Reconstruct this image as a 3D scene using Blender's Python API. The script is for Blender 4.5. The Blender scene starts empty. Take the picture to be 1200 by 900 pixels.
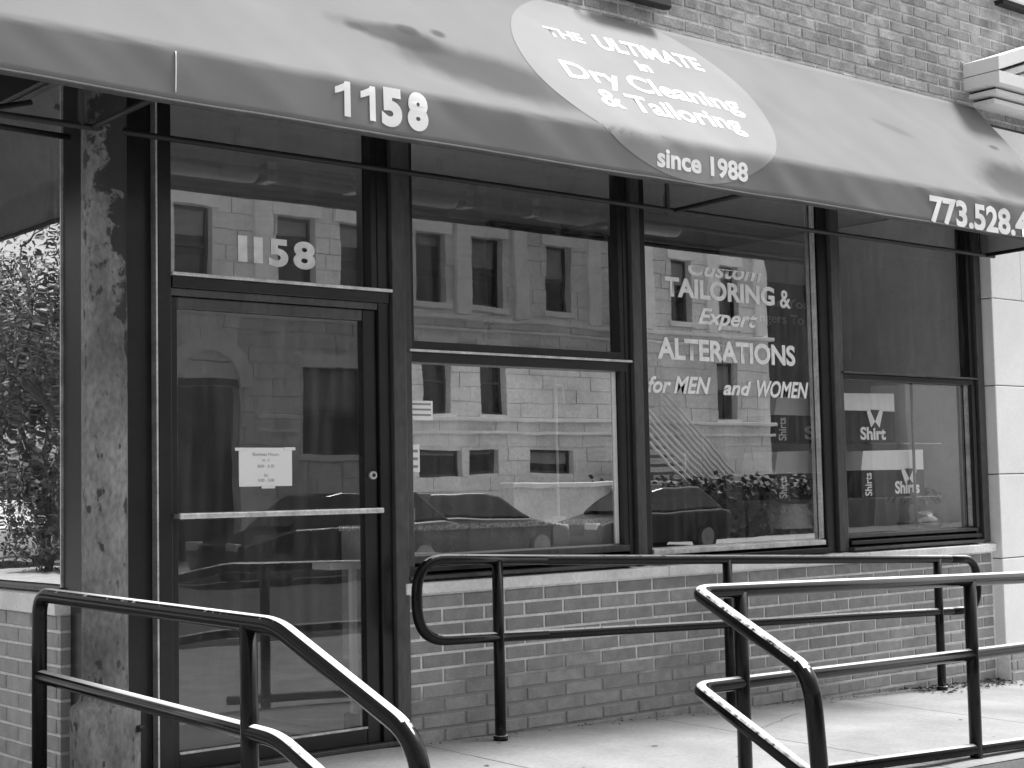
import bpy, bmesh, math, random
from mathutils import Vector, Matrix, noise
random.seed(7)
C = bpy.context.scene.collection
SC = bpy.context.scene
R = math.radians

# ---------------------------------------------------------------- camera
cd = bpy.data.cameras.new('camera'); cam = bpy.data.objects.new('camera', cd); C.objects.link(cam)
r_ = Vector((0.76329268, -0.64574153, -0.02005422)); u_ = Vector((-0.02765097, -0.06366578, 0.99758814))
w_ = Vector((0.64546085, 0.7608972, 0.066451))
M = Matrix((r_, u_, -w_)).transposed().to_4x4(); M.translation = Vector((0, -6.053, 1.15))
cam.matrix_world = M
cd.sensor_width = 36; cd.lens = 1820.68 / 1200 * 36; cd.clip_start = .05; cd.clip_end = 500
SC.camera = cam
# ---------------------------------------------------------------- sky, sun, exposure
SUN_EL, SUN_AZ = 60, 99          # degrees; azimuth from +Y towards +X
wd = bpy.data.worlds.new('World'); SC.world = wd; wd.use_nodes = True
nt = wd.node_tree; bg = nt.nodes['Background']
sky = nt.nodes.new('ShaderNodeTexSky'); sky.sky_type = 'NISHITA'; sky.sun_disc = False
sky.sun_elevation = R(SUN_EL); sky.sun_rotation = R(SUN_AZ); sky.dust_density = 3
bw = nt.nodes.new('ShaderNodeRGBToBW')           # the photograph is black and white
nt.links.new(sky.outputs[0], bw.inputs[0]); nt.links.new(bw.outputs[0], bg.inputs['Color'])
bg.inputs['Strength'].default_value = .15
sl = bpy.data.lights.new('sun', 'SUN'); sl.energy = 3.0; sl.angle = R(14)
so = bpy.data.objects.new('sun', sl); C.objects.link(so)
dv = Vector((math.sin(R(SUN_AZ)) * math.cos(R(SUN_EL)), math.cos(R(SUN_AZ)) * math.cos(R(SUN_EL)), math.sin(R(SUN_EL))))
so.rotation_euler = dv.to_track_quat('Z', 'Y').to_euler(); so.location = (5, -10, 20)
SC.view_settings.view_transform = 'Standard'; SC.view_settings.look = 'None'
SC.view_settings.exposure = 0.9; SC.view_settings.gamma = 1

# ---------------------------------------------------------------- materials
def nodes(m):
    m.use_nodes = True; n = m.node_tree; return n, n.nodes['Principled BSDF'], n.nodes, n.links
def mat(name, v, rough=.6, metal=0, var=.25, scale=6, bump=.15, fine=60, spec=.5, rnd=0, stretch=(1, 1, 1), spots=0, spotv=.02, dist=.004):
    """grey procedural material: base value v with two-scale noise, optional spots and per-object variation"""
    m = bpy.data.materials.new(name); n, b, N, L = nodes(m)
    geo = N.new('ShaderNodeNewGeometry'); mp = N.new('ShaderNodeMapping'); L.new(geo.outputs['Position'], mp.inputs['Vector'])
    mp.inputs['Scale'].default_value = stretch
    a = N.new('ShaderNodeTexNoise'); a.inputs['Scale'].default_value = scale; a.inputs['Detail'].default_value = 6; L.new(mp.outputs[0], a.inputs['Vector'])
    f = N.new('ShaderNodeTexNoise'); f.inputs['Scale'].default_value = fine; f.inputs['Detail'].default_value = 4; L.new(mp.outputs[0], f.inputs['Vector'])
    mr = N.new('ShaderNodeMapRange'); mr.inputs[1].default_value = .3; mr.inputs[2].default_value = .7
    mr.inputs[3].default_value = v * (1 - var); mr.inputs[4].default_value = v * (1 + var); L.new(a.outputs[0], mr.inputs[0])
    m2 = N.new('ShaderNodeMapRange'); m2.inputs[1].default_value = .3; m2.inputs[2].default_value = .7
    m2.inputs[3].default_value = 1 - var * .6; m2.inputs[4].default_value = 1 + var * .6; L.new(f.outputs[0], m2.inputs[0])
    mu = N.new('ShaderNodeMath'); mu.operation = 'MULTIPLY'; L.new(mr.outputs[0], mu.inputs[0]); L.new(m2.outputs[0], mu.inputs[1]); out = mu
    if rnd:
        oi = N.new('ShaderNodeObjectInfo'); m3 = N.new('ShaderNodeMapRange'); m3.inputs[3].default_value = 1 - rnd; m3.inputs[4].default_value = 1 + rnd
        L.new(oi.outputs['Random'], m3.inputs[0]); k = N.new('ShaderNodeMath'); k.operation = 'MULTIPLY'
        L.new(out.outputs[0], k.inputs[0]); L.new(m3.outputs[0], k.inputs[1]); out = k
    if spots:
        s = N.new('ShaderNodeTexNoise'); s.inputs['Scale'].default_value = spots; s.inputs['Detail'].default_value = 8; L.new(mp.outputs[0], s.inputs['Vector'])
        cr = N.new('ShaderNodeMapRange'); cr.inputs[1].default_value = .60; cr.inputs[2].default_value = .66; L.new(s.outputs[0], cr.inputs[0])
        mx = N.new('ShaderNodeMix'); L.new(cr.outputs[0], mx.inputs[0]); L.new(out.outputs[0], mx.inputs[2]); mx.inputs[3].default_value = spotv
        out = mx
    L.new(out.outputs[0], b.inputs['Base Color'])
    b.inputs['Roughness'].default_value = rough; b.inputs['Metallic'].default_value = metal; b.inputs['Specular IOR Level'].default_value = spec
    if bump:
        bp = N.new('ShaderNodeBump'); bp.inputs['Strength'].default_value = bump; bp.inputs['Distance'].default_value = dist
        L.new(f.outputs[0], bp.inputs['Height']); L.new(bp.outputs[0], b.inputs['Normal'])
    return m
def glass(name, refl, tint=.98, wav=.0003, fs=.6):
    m = bpy.data.materials.new(name); m.use_nodes = True; n = m.node_tree; N, L = n.nodes, n.links
    N.remove(N['Principled BSDF']); o = N['Material Output']
    t = N.new('ShaderNodeBsdfTransparent'); t.inputs[0].default_value = (tint, tint, tint, 1)
    g = N.new('ShaderNodeBsdfGlossy'); g.inputs['Roughness'].default_value = .0; g.inputs['Color'].default_value = (1, 1, 1, 1)
    fr = N.new('ShaderNodeFresnel'); fr.inputs[0].default_value = 1.5
    ad = N.new('ShaderNodeMath'); ad.operation = 'MULTIPLY_ADD'; ad.inputs[1].default_value = fs; ad.inputs[2].default_value = refl; ad.use_clamp = True
    L.new(fr.outputs[0], ad.inputs[0]); mx = N.new('ShaderNodeMixShader')
    # the pane has two faces: only the one a ray enters by mirrors, the one it leaves by is clear
    bf = N.new('ShaderNodeNewGeometry'); iv = N.new('ShaderNodeMath'); iv.operation = 'SUBTRACT'; iv.inputs[0].default_value = 1; L.new(bf.outputs['Backfacing'], iv.inputs[1])
    en = N.new('ShaderNodeMath'); en.operation = 'MULTIPLY'; L.new(ad.outputs[0], en.inputs[0]); L.new(iv.outputs[0], en.inputs[1]); L.new(en.outputs[0], mx.inputs[0]); L.new(t.outputs[0], mx.inputs[1]); L.new(g.outputs[0], mx.inputs[2])
    geo = N.new('ShaderNodeNewGeometry'); a = N.new('ShaderNodeTexNoise'); a.inputs['Scale'].default_value = 2.3; a.inputs['Detail'].default_value = 2; L.new(geo.outputs['Position'], a.inputs['Vector'])
    bp = N.new('ShaderNodeBump'); bp.inputs['Strength'].default_value = 1; bp.inputs['Distance'].default_value = wav; L.new(a.outputs[0], bp.inputs['Height']); L.new(bp.outputs[0], g.inputs['Normal'])
    # a thin uneven film of dust and wiping streaks
    st_ = N.new('ShaderNodeMapping'); st_.inputs['Scale'].default_value = (9, 9, 1.1); L.new(geo.outputs['Position'], st_.inputs[0]); d = N.new('ShaderNodeTexNoise'); d.inputs['Scale'].default_value = 2.2; d.inputs['Detail'].default_value = 7; L.new(st_.outputs[0], d.inputs['Vector'])
    dm = N.new('ShaderNodeMapRange'); dm.inputs[1].default_value = .42; dm.inputs[2].default_value = .75; dm.inputs[4].default_value = .07; L.new(d.outputs[0], dm.inputs[0])
    df = N.new('ShaderNodeBsdfDiffuse'); df.inputs[0].default_value = (.6, .6, .6, 1); m2 = N.new('ShaderNodeMixShader'); dk = N.new('ShaderNodeMath'); dk.operation = 'MULTIPLY'; L.new(dm.outputs[0], dk.inputs[0]); L.new(iv.outputs[0], dk.inputs[1]); L.new(dk.outputs[0], m2.inputs[0]); L.new(mx.outputs[0], m2.inputs[1]); L.new(df.outputs[0], m2.inputs[2])
    L.new(m2.outputs[0], o.inputs[0]); return m

BL = mat('black_enamel_frame', .011, .3, var=.35, scale=4, bump=.12, fine=30)
BL2 = mat('grey_worn_frame', .06, .35, var=.4, scale=3, bump=.15, fine=40, stretch=(1, 1, .3))
DK = mat('matt_black_steel', .012, .6, var=.4, scale=3, bump=.1)
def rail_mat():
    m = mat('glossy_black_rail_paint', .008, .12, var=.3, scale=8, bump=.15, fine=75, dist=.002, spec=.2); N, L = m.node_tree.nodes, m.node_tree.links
    # sky highlight painted pale on the upward faces, with a ragged edge and pits
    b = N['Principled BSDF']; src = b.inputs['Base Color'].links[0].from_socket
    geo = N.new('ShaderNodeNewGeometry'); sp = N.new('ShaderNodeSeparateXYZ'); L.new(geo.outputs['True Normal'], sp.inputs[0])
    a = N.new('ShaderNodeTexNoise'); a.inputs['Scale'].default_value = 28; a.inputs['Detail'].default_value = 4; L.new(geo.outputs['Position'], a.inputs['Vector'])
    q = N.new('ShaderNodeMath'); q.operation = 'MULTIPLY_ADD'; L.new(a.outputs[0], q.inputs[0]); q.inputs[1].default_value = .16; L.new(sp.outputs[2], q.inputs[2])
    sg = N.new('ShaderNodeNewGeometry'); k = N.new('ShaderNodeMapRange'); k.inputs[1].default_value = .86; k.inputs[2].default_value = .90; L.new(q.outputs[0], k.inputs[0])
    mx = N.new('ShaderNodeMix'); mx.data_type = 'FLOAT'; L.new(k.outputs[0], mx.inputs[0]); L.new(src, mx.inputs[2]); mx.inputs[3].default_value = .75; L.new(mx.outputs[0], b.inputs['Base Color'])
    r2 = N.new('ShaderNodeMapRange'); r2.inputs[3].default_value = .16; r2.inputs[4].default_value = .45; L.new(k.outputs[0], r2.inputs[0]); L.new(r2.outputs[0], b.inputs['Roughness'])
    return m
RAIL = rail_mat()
CAST = mat('flaking_cast_iron', .19, .7, var=.5, scale=4.5, bump=.6, fine=55, stretch=(1, 1, .55), spots=24, spotv=.045, dist=.006)
BRK = mat('brick_face', .31, .85, var=.16, scale=14, bump=.5, fine=110, rnd=.13)
BRKU = mat('old_brick_face', .34, .9, var=.3, scale=9, bump=.7, fine=60, rnd=.25, spots=3.2, spotv=.5)
CONC = mat('concrete_walk', .30, .9, var=.17, scale=2.6, bump=.5, fine=45, spots=0)
LIME = mat('painted_limestone', .9, .7, var=.05, scale=3, bump=.2, fine=60)
SILL = mat('limestone_sill', .85, .8, var=.15, scale=5, bump=.3, fine=60)
ALU = mat('aluminium_strip', .62, .35, metal=.5, var=.25, scale=12, bump=.1)
INTW = mat('interior_wall', .55, .9, var=.1)
INTL = mat('interior_light_wall', .8, .9, var=.08)
INTD = mat('interior_dark', .04, .9, var=.2)
WHT = mat('white_paint', .8, .6, var=.04)
PAPER = mat('white_paper', .85, .8, var=.02, bump=0)
INK = mat('printed_ink', .12, .9, var=.0, bump=0)
GREYP = mat('grey_print', .3, .9, var=.0, bump=0)
LET = mat('white_vinyl_letter', .86, .6, var=.03, bump=0)
LETW = mat('hand_painted_white', .9, .7, var=.1, scale=18, bump=0, fine=30)
STONE = mat('greystone', .76, .9, var=.2, scale=.9, bump=.5, fine=12, dist=.02)
STONE2 = mat('greystone_light', .88, .9, var=.12, scale=1.5, bump=.4, fine=15)
STONED = mat('dark_brick_far', .05, .9, var=.3, scale=2, bump=.3)
PANE = mat('dark_far_pane', .02, .12, var=.3, bump=0)
ROAD = mat('asphalt', .09, .9, var=.2, scale=2, bump=.5, fine=90)
WALK = mat('far_walk', .30, .9, var=.15, scale=2)
LEAF = mat('leaf', .07, .6, var=.4, scale=3, bump=0)
BARK = mat('bark', .05, .9, var=.3, scale=12, bump=.5)
CARB = mat('dark_car_paint', .015, .15, var=.1, bump=0)
CARG = mat('grey_car_paint', .03, .2, var=.1, bump=0)
CARW = mat('white_car_paint', .7, .2, var=.05, bump=0)
TYRE = mat('tyre_rubber', .015, .8, var=.2)
RIM = mat('alloy_rim', .22, .4, metal=.4, var=.1)
LENS = mat('headlight_lens', .7, .1, var=.05, bump=0)
G_LOW = glass('clear_window_glass', .50)
G_UP = glass('screened_window_glass', .18)
G_W3 = glass('display_window_glass', .40)
G_TR = glass('transom_glass', .27)
G_DR = glass('door_glass', .09, wav=.0004, fs=.5)
G_W4 = glass('end_window_glass', .0, tint=.9, fs=.25)
G_W4L = glass('end_low_window_glass', .12, tint=.99, fs=.4)
G_LF = glass('side_window_glass', .75, wav=.0007)
VASE = glass('vase_glass', .2)

def peel_shade(m):
    """awning shade painted black into the upper shaft, with a peeled-paint edge lower down"""
    N, L = m.node_tree.nodes, m.node_tree.links; b = N['Principled BSDF']; src = b.inputs['Base Color'].links[0].from_socket
    geo = N.new('ShaderNodeNewGeometry'); sp = N.new('ShaderNodeSeparateXYZ'); L.new(geo.outputs['Position'], sp.inputs[0])
    a = N.new('ShaderNodeTexNoise'); a.inputs['Scale'].default_value = 9; a.inputs['Detail'].default_value = 9; a.inputs['Roughness'].default_value = .62; L.new(geo.outputs['Position'], a.inputs['Vector'])
    q = N.new('ShaderNodeMath'); q.operation = 'MULTIPLY_ADD'; L.new(a.outputs[0], q.inputs[0]); q.inputs[1].default_value = 3.6; L.new(sp.outputs[2], q.inputs[2])
    x = N.new('ShaderNodeMath'); x.operation = 'MULTIPLY_ADD'; L.new(sp.outputs[0], x.inputs[0]); x.inputs[1].default_value = 5.5; L.new(q.outputs[0], x.inputs[2])
    k = N.new('ShaderNodeMapRange'); k.inputs[1].default_value = 19.75; k.inputs[2].default_value = 19.95; L.new(x.outputs[0], k.inputs[0])
    mx = N.new('ShaderNodeMix'); mx.data_type = 'FLOAT'; L.new(k.outputs[0], mx.inputs[0]); L.new(src, mx.inputs[2]); mx.inputs[3].default_value = .028; L.new(mx.outputs[0], b.inputs['Base Color'])
peel_shade(CAST)  # upper shaft blackened for the awning's shade, ragged like peeled paint
def awning_mats():
    """canvas: one fabric, with dirt drips and the shade of sagging patches put into the colour; a little light passes through"""
    def make(name, v, shade_stain=True):
        m = bpy.data.materials.new(name); n, b, N, L = nodes(m)
        geo = N.new('ShaderNodeNewGeometry'); a = N.new('ShaderNodeTexNoise'); a.inputs['Scale'].default_value = 2.2; a.inputs['Detail'].default_value = 5
        L.new(geo.outputs['Position'], a.inputs['Vector'])
        f = N.new('ShaderNodeTexNoise'); f.inputs['Scale'].default_value = 160; L.new(geo.outputs['Position'], f.inputs['Vector'])
        mr = N.new('ShaderNodeMapRange'); mr.inputs[1].default_value = .3; mr.inputs[2].default_value = .7; mr.inputs[3].default_value = v * .9; mr.inputs[4].default_value = v * 1.08; L.new(a.outputs[0], mr.inputs[0])
        out = mr.outputs[0]
        if shade_stain:
            sp = N.new('ShaderNodeSeparateXYZ'); L.new(geo.outputs['Position'], sp.inputs[0])
            wn = N.new('ShaderNodeTexNoise'); wn.inputs['Scale'].default_value = 3.5; wn.inputs['Detail'].default_value = 3; L.new(geo.outputs['Position'], wn.inputs['Vector'])
            # painted sag shade and dirt drips: (x, z, rx, rz, slant, amount)
            for (x0, z0, rx, rz, sl_, am) in ((4.12, 3.215, .34, .065, -.06, .72), (4.58, 3.10, .60, .14, -.10, .72), (8.98, 3.07, .42, .16, .12, .72), (3.9, 3.22, .07, .03, 0, .6), (4.22, 3.27, .07, .03, 0, .7), (4.42, 3.29, .05, .025, 0, .7), (8.0, 3.33, .17, .03, -.22, .22), (9.15, 3.36, .06, .02, 0, .6)):
                dx = N.new('ShaderNodeMath'); dx.operation = 'SUBTRACT'; L.new(sp.outputs[0], dx.inputs[0]); dx.inputs[1].default_value = x0
                sk = N.new('ShaderNodeMath'); sk.operation = 'MULTIPLY_ADD'; L.new(dx.outputs[0], sk.inputs[0]); sk.inputs[1].default_value = -sl_; L.new(sp.outputs[2], sk.inputs[2])
                dz = N.new('ShaderNodeMath'); dz.operation = 'SUBTRACT'; L.new(sk.outputs[0], dz.inputs[0]); dz.inputs[1].default_value = z0
                qx = N.new('ShaderNodeMath'); qx.operation = 'DIVIDE'; L.new(dx.outputs[0], qx.inputs[0]); qx.inputs[1].default_value = rx
                qz = N.new('ShaderNodeMath'); qz.operation = 'DIVIDE'; L.new(dz.outputs[0], qz.inputs[0]); qz.inputs[1].default_value = rz
                cb = N.new('ShaderNodeCombineXYZ'); L.new(qx.outputs[0], cb.inputs[0]); L.new(qz.outputs[0], cb.inputs[1])
                ln = N.new('ShaderNodeVectorMath'); ln.operation = 'LENGTH'; L.new(cb.outputs[0], ln.inputs[0])
                ad = N.new('ShaderNodeMath'); ad.operation = 'MULTIPLY_ADD'; L.new(wn.outputs[0], ad.inputs[0]); ad.inputs[1].default_value = .9; L.new(ln.outputs['Value'], ad.inputs[2])
                k = N.new('ShaderNodeMapRange'); k.interpolation_type = 'SMOOTHSTEP'; k.inputs[1].default_value = .95; k.inputs[2].default_value = 1.75; k.inputs[3].default_value = 1 - am; k.inputs[4].default_value = 1; L.new(ad.outputs[0], k.inputs[0])
                mu = N.new('ShaderNodeMath'); mu.operation = 'MULTIPLY'; L.new(out, mu.inputs[0]); L.new(k.outputs[0], mu.inputs[1]); out = mu.outputs[0]
        L.new(out, b.inputs['Base Color']); b.inputs['Roughness'].default_value = .75; b.inputs['Specular IOR Level'].default_value = .25
        bp = N.new('ShaderNodeBump'); bp.inputs['Strength'].default_value = .15; bp.inputs['Distance'].default_value = .002; L.new(f.outputs[0], bp.inputs['Height']); L.new(bp.outputs[0], b.inputs['Normal'])
        tr = N.new('ShaderNodeBsdfTranslucent'); tr.inputs[0].default_value = (.5, .5, .5, 1)
        mx = N.new('ShaderNodeMixShader'); mx.inputs[0].default_value = .05; L.new(b.outputs[0], mx.inputs[1]); L.new(tr.outputs[0], mx.inputs[2]); L.new(mx.outputs[0], N['Material Output'].inputs[0])
        return m
    return make('awning_canvas', .20), make('awning_oval_print', .29, False)
CANV, OVAL = awning_mats()
LINING = mat('awning_lining', .24, .9, var=.15)

def mortar_mat():
    """pale mortar with a cement-wash area low on the wall (it has the tone of the bricks there)"""
    m = mat('mortar', .84, .95, var=.12, scale=20, bump=.5); N, L = m.node_tree.nodes, m.node_tree.links
    b = N['Principled BSDF']; src = b.inputs['Base Color'].links[0].from_socket
    geo = N.new('ShaderNodeNewGeometry'); sp = N.new('ShaderNodeSeparateXYZ'); L.new(geo.outputs['Position'], sp.inputs[0])
    a = N.new('ShaderNodeTexNoise'); a.inputs['Scale'].default_value = 2.2; a.inputs['Detail'].default_value = 5; L.new(geo.outputs['Position'], a.inputs['Vector'])
    dx = N.new('ShaderNodeMath'); dx.operation = 'ABSOLUTE'; s = N.new('ShaderNodeMath'); s.operation = 'SUBTRACT'; s.inputs[1].default_value = 5.5; L.new(sp.outputs[0], s.inputs[0]); L.new(s.outputs[0], dx.inputs[0])
    q = N.new('ShaderNodeMath'); q.operation = 'MULTIPLY_ADD'; L.new(dx.outputs[0], q.inputs[0]); q.inputs[1].default_value = .20; L.new(sp.outputs[2], q.inputs[2])
    w = N.new('ShaderNodeMath'); w.operation = 'MULTIPLY_ADD'; L.new(a.outputs[0], w.inputs[0]); w.inputs[1].default_value = .5; L.new(q.outputs[0], w.inputs[2])
    k = N.new('ShaderNodeMapRange'); k.inputs[1].default_value = .52; k.inputs[2].default_value = .66; L.new(w.outputs[0], k.inputs[0])
    mx = N.new('ShaderNodeMix'); mx.data_type = 'FLOAT'; L.new(k.outputs[0], mx.inputs[0]); mx.inputs[2].default_value = .30; L.new(src, mx.inputs[3]); L.new(mx.outputs[0], b.inputs['Base Color'])
    return m
MORT = mortar_mat()
MORTU = mat('old_mortar', .58, .95, var=.35, scale=8, bump=.5)

# ---------------------------------------------------------------- mesh helpers
class MB:
    def __init__(s): s.v = []; s.f = []; s.sm = []
    def add(s, vs, fs, smooth=False):
        o = len(s.v); s.v += [tuple(v) for v in vs]; s.f += [tuple(i + o for i in f) for f in fs]; s.sm += [smooth] * len(fs); return s
    def box(s, a, b):
        x0, x1 = sorted((a[0], b[0])); y0, y1 = sorted((a[1], b[1])); z0, z1 = sorted((a[2], b[2]))
        return s.add([(x0, y0, z0), (x1, y0, z0), (x1, y1, z0), (x0, y1, z0), (x0, y0, z1), (x1, y0, z1), (x1, y1, z1), (x0, y1, z1)],
                     [(0, 3, 2, 1), (4, 5, 6, 7), (0, 1, 5, 4), (1, 2, 6, 5), (2, 3, 7, 6), (3, 0, 4, 7)])
    def prism(s, poly, axis, a, b):
        """poly: 2D list in the other two axes (order x,y,z minus axis)"""
        def P(p, t):
            q = list(p); q.insert(axis, t); return tuple(q)
        n = len(poly); vs = [P(p, a) for p in poly] + [P(p, b) for p in poly]
        fs = [tuple(range(n)), tuple(range(2 * n - 1, n - 1, -1))] + [(i, i + n, (i + 1) % n + n, (i + 1) % n) for i in range(n)]
        return s.add(vs, fs)
    def tube(s, pts, r, n=14, caps=True, closed=False):
        pts = [Vector(p) for p in pts]; rs = r if isinstance(r, (list, tuple)) else [r] * len(pts)
        up = None; vs = []; m = len(pts)
        for i, p in enumerate(pts):
            if closed: t = (pts[(i + 1) % m] - pts[i - 1]).normalized()
            else: t = (pts[min(i + 1, m - 1)] - pts[max(i - 1, 0)]).normalized()
            if up is None:
                up = Vector((0, 0, 1)) if abs(t.z) < .9 else Vector((1, 0, 0))
            a = (up - t * up.dot(t)).normalized(); up = a; b = t.cross(a)
            for k in range(n):
                th = 2 * math.pi * k / n; vs.append(p + (a * math.cos(th) + b * math.sin(th)) * rs[i])
        fs = []
        for i in range(m if closed else m - 1):
            j = (i + 1) % m
            for k in range(n):
                fs.append((i * n + k, i * n + (k + 1) % n, j * n + (k + 1) % n, j * n + k))
        s.add(vs, fs, True)
        if caps and not closed:
            o = len(s.v) - len(vs); s.f += [tuple(o + k for k in range(n))[::-1], tuple(o + (m - 1) * n + k for k in range(n))]; s.sm += [False, False]
        return s
    def lathe(s, prof, c, n=28):
        vs = []; fs = []
        for (r, z) in prof:
            for k in range(n):
                th = 2 * math.pi * k / n; vs.append((c[0] + r * math.cos(th), c[1] + r * math.sin(th), c[2] + z))
        for i in range(len(prof) - 1):
            for k in range(n): fs.append((i * n + k, i * n + (k + 1) % n, (i + 1) * n + (k + 1) % n, (i + 1) * n + k))
        return s.add(vs, fs, True)
    def mesh(s, name, m):
        me = bpy.data.meshes.new(name); me.from_pydata(s.v, [], s.f); me.materials.append(m)
        me.polygons.foreach_set('use_smooth', s.sm); me.validate(); me.update(); return me
    def build(s, name, m, parent=None, bevel=0, kind=None, seg=2):
        o = bpy.data.objects.new(name, s.mesh(name, m)); C.objects.link(o)
        if parent: o.parent = parent
        if bevel:
            b = o.modifiers.new('bevel', 'BEVEL'); b.width = bevel; b.segments = seg; b.limit_method = 'ANGLE'; b.angle_limit = R(40)
        if kind: o['kind'] = kind
        return o
def fix_normals(o):
    bm = bmesh.new(); bm.from_mesh(o.data); bmesh.ops.recalc_face_normals(bm, faces=bm.faces); bm.to_mesh(o.data); bm.free(); return o
def thing(name, label, cat, loc=(0, 0, 0), group=None):
    o = bpy.data.objects.new(name, None); C.objects.link(o); o.empty_display_size = .1; tag(o, label, cat, group); return o
def tag(o, label, cat, group=None):
    o['label'] = label; o['category'] = cat
    if group: o['group'] = group
    return o
def struct(o): o['kind'] = 'structure'; return o
def bend(pts, rad, n=6):
    """round the corners of a polyline"""
    pts = [Vector(p) for p in pts]; out = [pts[0]]
    for i in range(1, len(pts) - 1):
        p, a, b = pts[i], (pts[i - 1] - pts[i]), (pts[i + 1] - pts[i]); rr = rad[i - 1] if isinstance(rad, (list, tuple)) else rad
        d = min(rr, a.length * .49, b.length * .49); A = p + a.normalized() * d; B = p + b.normalized() * d
        for k in range(n + 1):
            t = k / n; out.append(A * (1 - t) ** 2 + p * 2 * t * (1 - t) + B * t * t)
    out.append(pts[-1]); return out
def text(name, s, m, parent, fn, size=1, bold=0, xs=1, shear=0, align='LEFT', cut=None, spacing=1, width=None, rough=0):
    """flat lettering: the letters' (u,v) outline is mapped into place by fn(u,v)"""
    cu = bpy.data.curves.new(name, 'FONT'); cu.body = s; cu.size = size; cu.offset = bold; cu.shear = shear; cu.space_character = spacing; cu.resolution_u = 5
    o = bpy.data.objects.new(name, cu); C.objects.link(o); bpy.context.view_layer.update()
    me = bpy.data.meshes.new_from_object(o.evaluated_get(bpy.context.evaluated_depsgraph_get())); C.objects.unlink(o); bpy.data.objects.remove(o)
    if cut is not None:
        bm = bmesh.new(); bm.from_mesh(me); bmesh.ops.bisect_plane(bm, geom=bm.verts[:] + bm.edges[:] + bm.faces[:], plane_co=(0, cut * size, 0), plane_no=(0, 1, 0), clear_outer=True); bm.to_mesh(me); bm.free()
    xsx = [v.co.x for v in me.vertices]; w0, w1 = min(xsx), max(xsx)
    if width: xs = width / (w1 - w0)
    for v in me.vertices:
        u = (v.co.x - w0) * xs
        if align == 'CENTER': u -= (w1 - w0) * xs / 2
        vv = v.co.y
        if rough: vv += rough * noise.noise(Vector((u * 30, vv * 30, 3)))
        v.co = fn(u, vv)
    me.materials.clear(); me.materials.append(m); t = bpy.data.objects.new(name, me); C.objects.link(t)
    if parent: t.parent = parent
    return t

# ---------------------------------------------------------------- ground
def gz(x, y):
    """ramp surface: falls to the right and away from the wall"""
    return -.052 - .0325 * max(0, x - 4.2) - .02 * max(0, -y)
fx = MB().box((-60, -23.9, -.9), (90, 30, -.46)); g0 = fx.build('ground', WALK); struct(g0)
struct(MB().box((-60, -18.2, -.5), (90, -8.0, -.405)).build('road', ROAD))
struct(MB().box((-60, -8.0, -.5), (2.3, -2.9, -.40)).build('sidewalk', CONC))
struct(MB().box((2.3, -8.0, -.5), (60, -2.6, -.40)).build('sidewalk', CONC))
struct(MB().box((-60, -8.2, -.5), (60, -8.0, -.33)).build('kerb', CONC))
struct(MB().box((-60, -24, -.5), (90, -18.4, -.30)).build('far_sidewalk', WALK))
struct(MB().box((-60, -18.4, -.5), (90, -18.2, -.28)).build('far_kerb', CONC))
struct(MB().box((-14, -2.9, -.5), (-3.2, 60, -.404)).build('side_street', WALK))
struct(MB().box((-3.2, -2.9, -.5), (2.3, 60, -.39)).build('side_pavement', CONC))
ramp = struct(bpy.data.objects.new('ramp', None)); C.objects.link(ramp)
ramp['label'] = 'pale concrete entrance landing and ramp'
def slab(x0, x1, y0, y1, name='slab'):
    g = .004; n = max(2, int((x1 - x0) / .2)); vs = []; fs = []
    X = [x0 + g + (x1 - x0 - 2 * g) * i / n for i in range(n + 1)]
    rows = [(y0 + g, -.008), (y0 + g + .01, 0), (y1 - g - .01, 0), (y1 - g, -.008)]
    for xx in X:
        for (yy, dz) in rows:
            d = 0 if X[0] < xx < X[-1] else -.004
            vs.append((xx, yy, gz(xx, yy) + dz + d))
    for i in range(n):
        for j in range(3): fs.append((i * 4 + j, i * 4 + 4 + j, i * 4 + 5 + j, i * 4 + 1 + j))
    mb = MB().add(vs, fs)
    mb.add([(x0 + g, y0 + g, -.5), (x1 - g, y0 + g, -.5), (x1 - g, y0 + g, gz(x1, y0) - .012), (x0 + g, y0 + g, gz(x0, y0) - .012)], [(0, 1, 2, 3)])
    mb.add([(x0 + g, y0 + g, -.5), (x0 + g, y0 + g, gz(x0, y0) - .012), (x0 + g, y1 - g, gz(x0, y1) - .012), (x0 + g, y1 - g, -.5)], [(0, 1, 2, 3)])
    return fix_normals(mb.build(name, CONC, ramp))
bedv = []
bx_ = [2.35, 4.51, 6.1, 7.7, 9.3, 10.9, 12.5]
MB().add([(2.35, -1.88, -.09), (4.2, -1.88, -.10), (12.5, -1.88, gz(12.5, -1.9) - .02), (12.5, .02, gz(12.5, 0) - .02), (4.2, .02, gz(4.2, 0) - .02), (2.35, .02, -.09)], [(0, 1, 4, 5), (1, 2, 3, 4)]).build('slab_bed', mat('joint_dirt', .10, .95, var=.4, scale=20), ramp)
for i in range(6): slab(bx_[i], bx_[i + 1], -1.9, .03)
st = struct(bpy.data.objects.new('entrance_steps', None)); C.objects.link(st)
for i, (ya, yb, z) in enumerate(((-2.18, -1.905, -.18), (-2.46, -2.183, -.30))):
    MB().box((2.4, ya, -.5), (4.3, yb, z)).build('step', CONC, st, bevel=.012)

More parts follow.
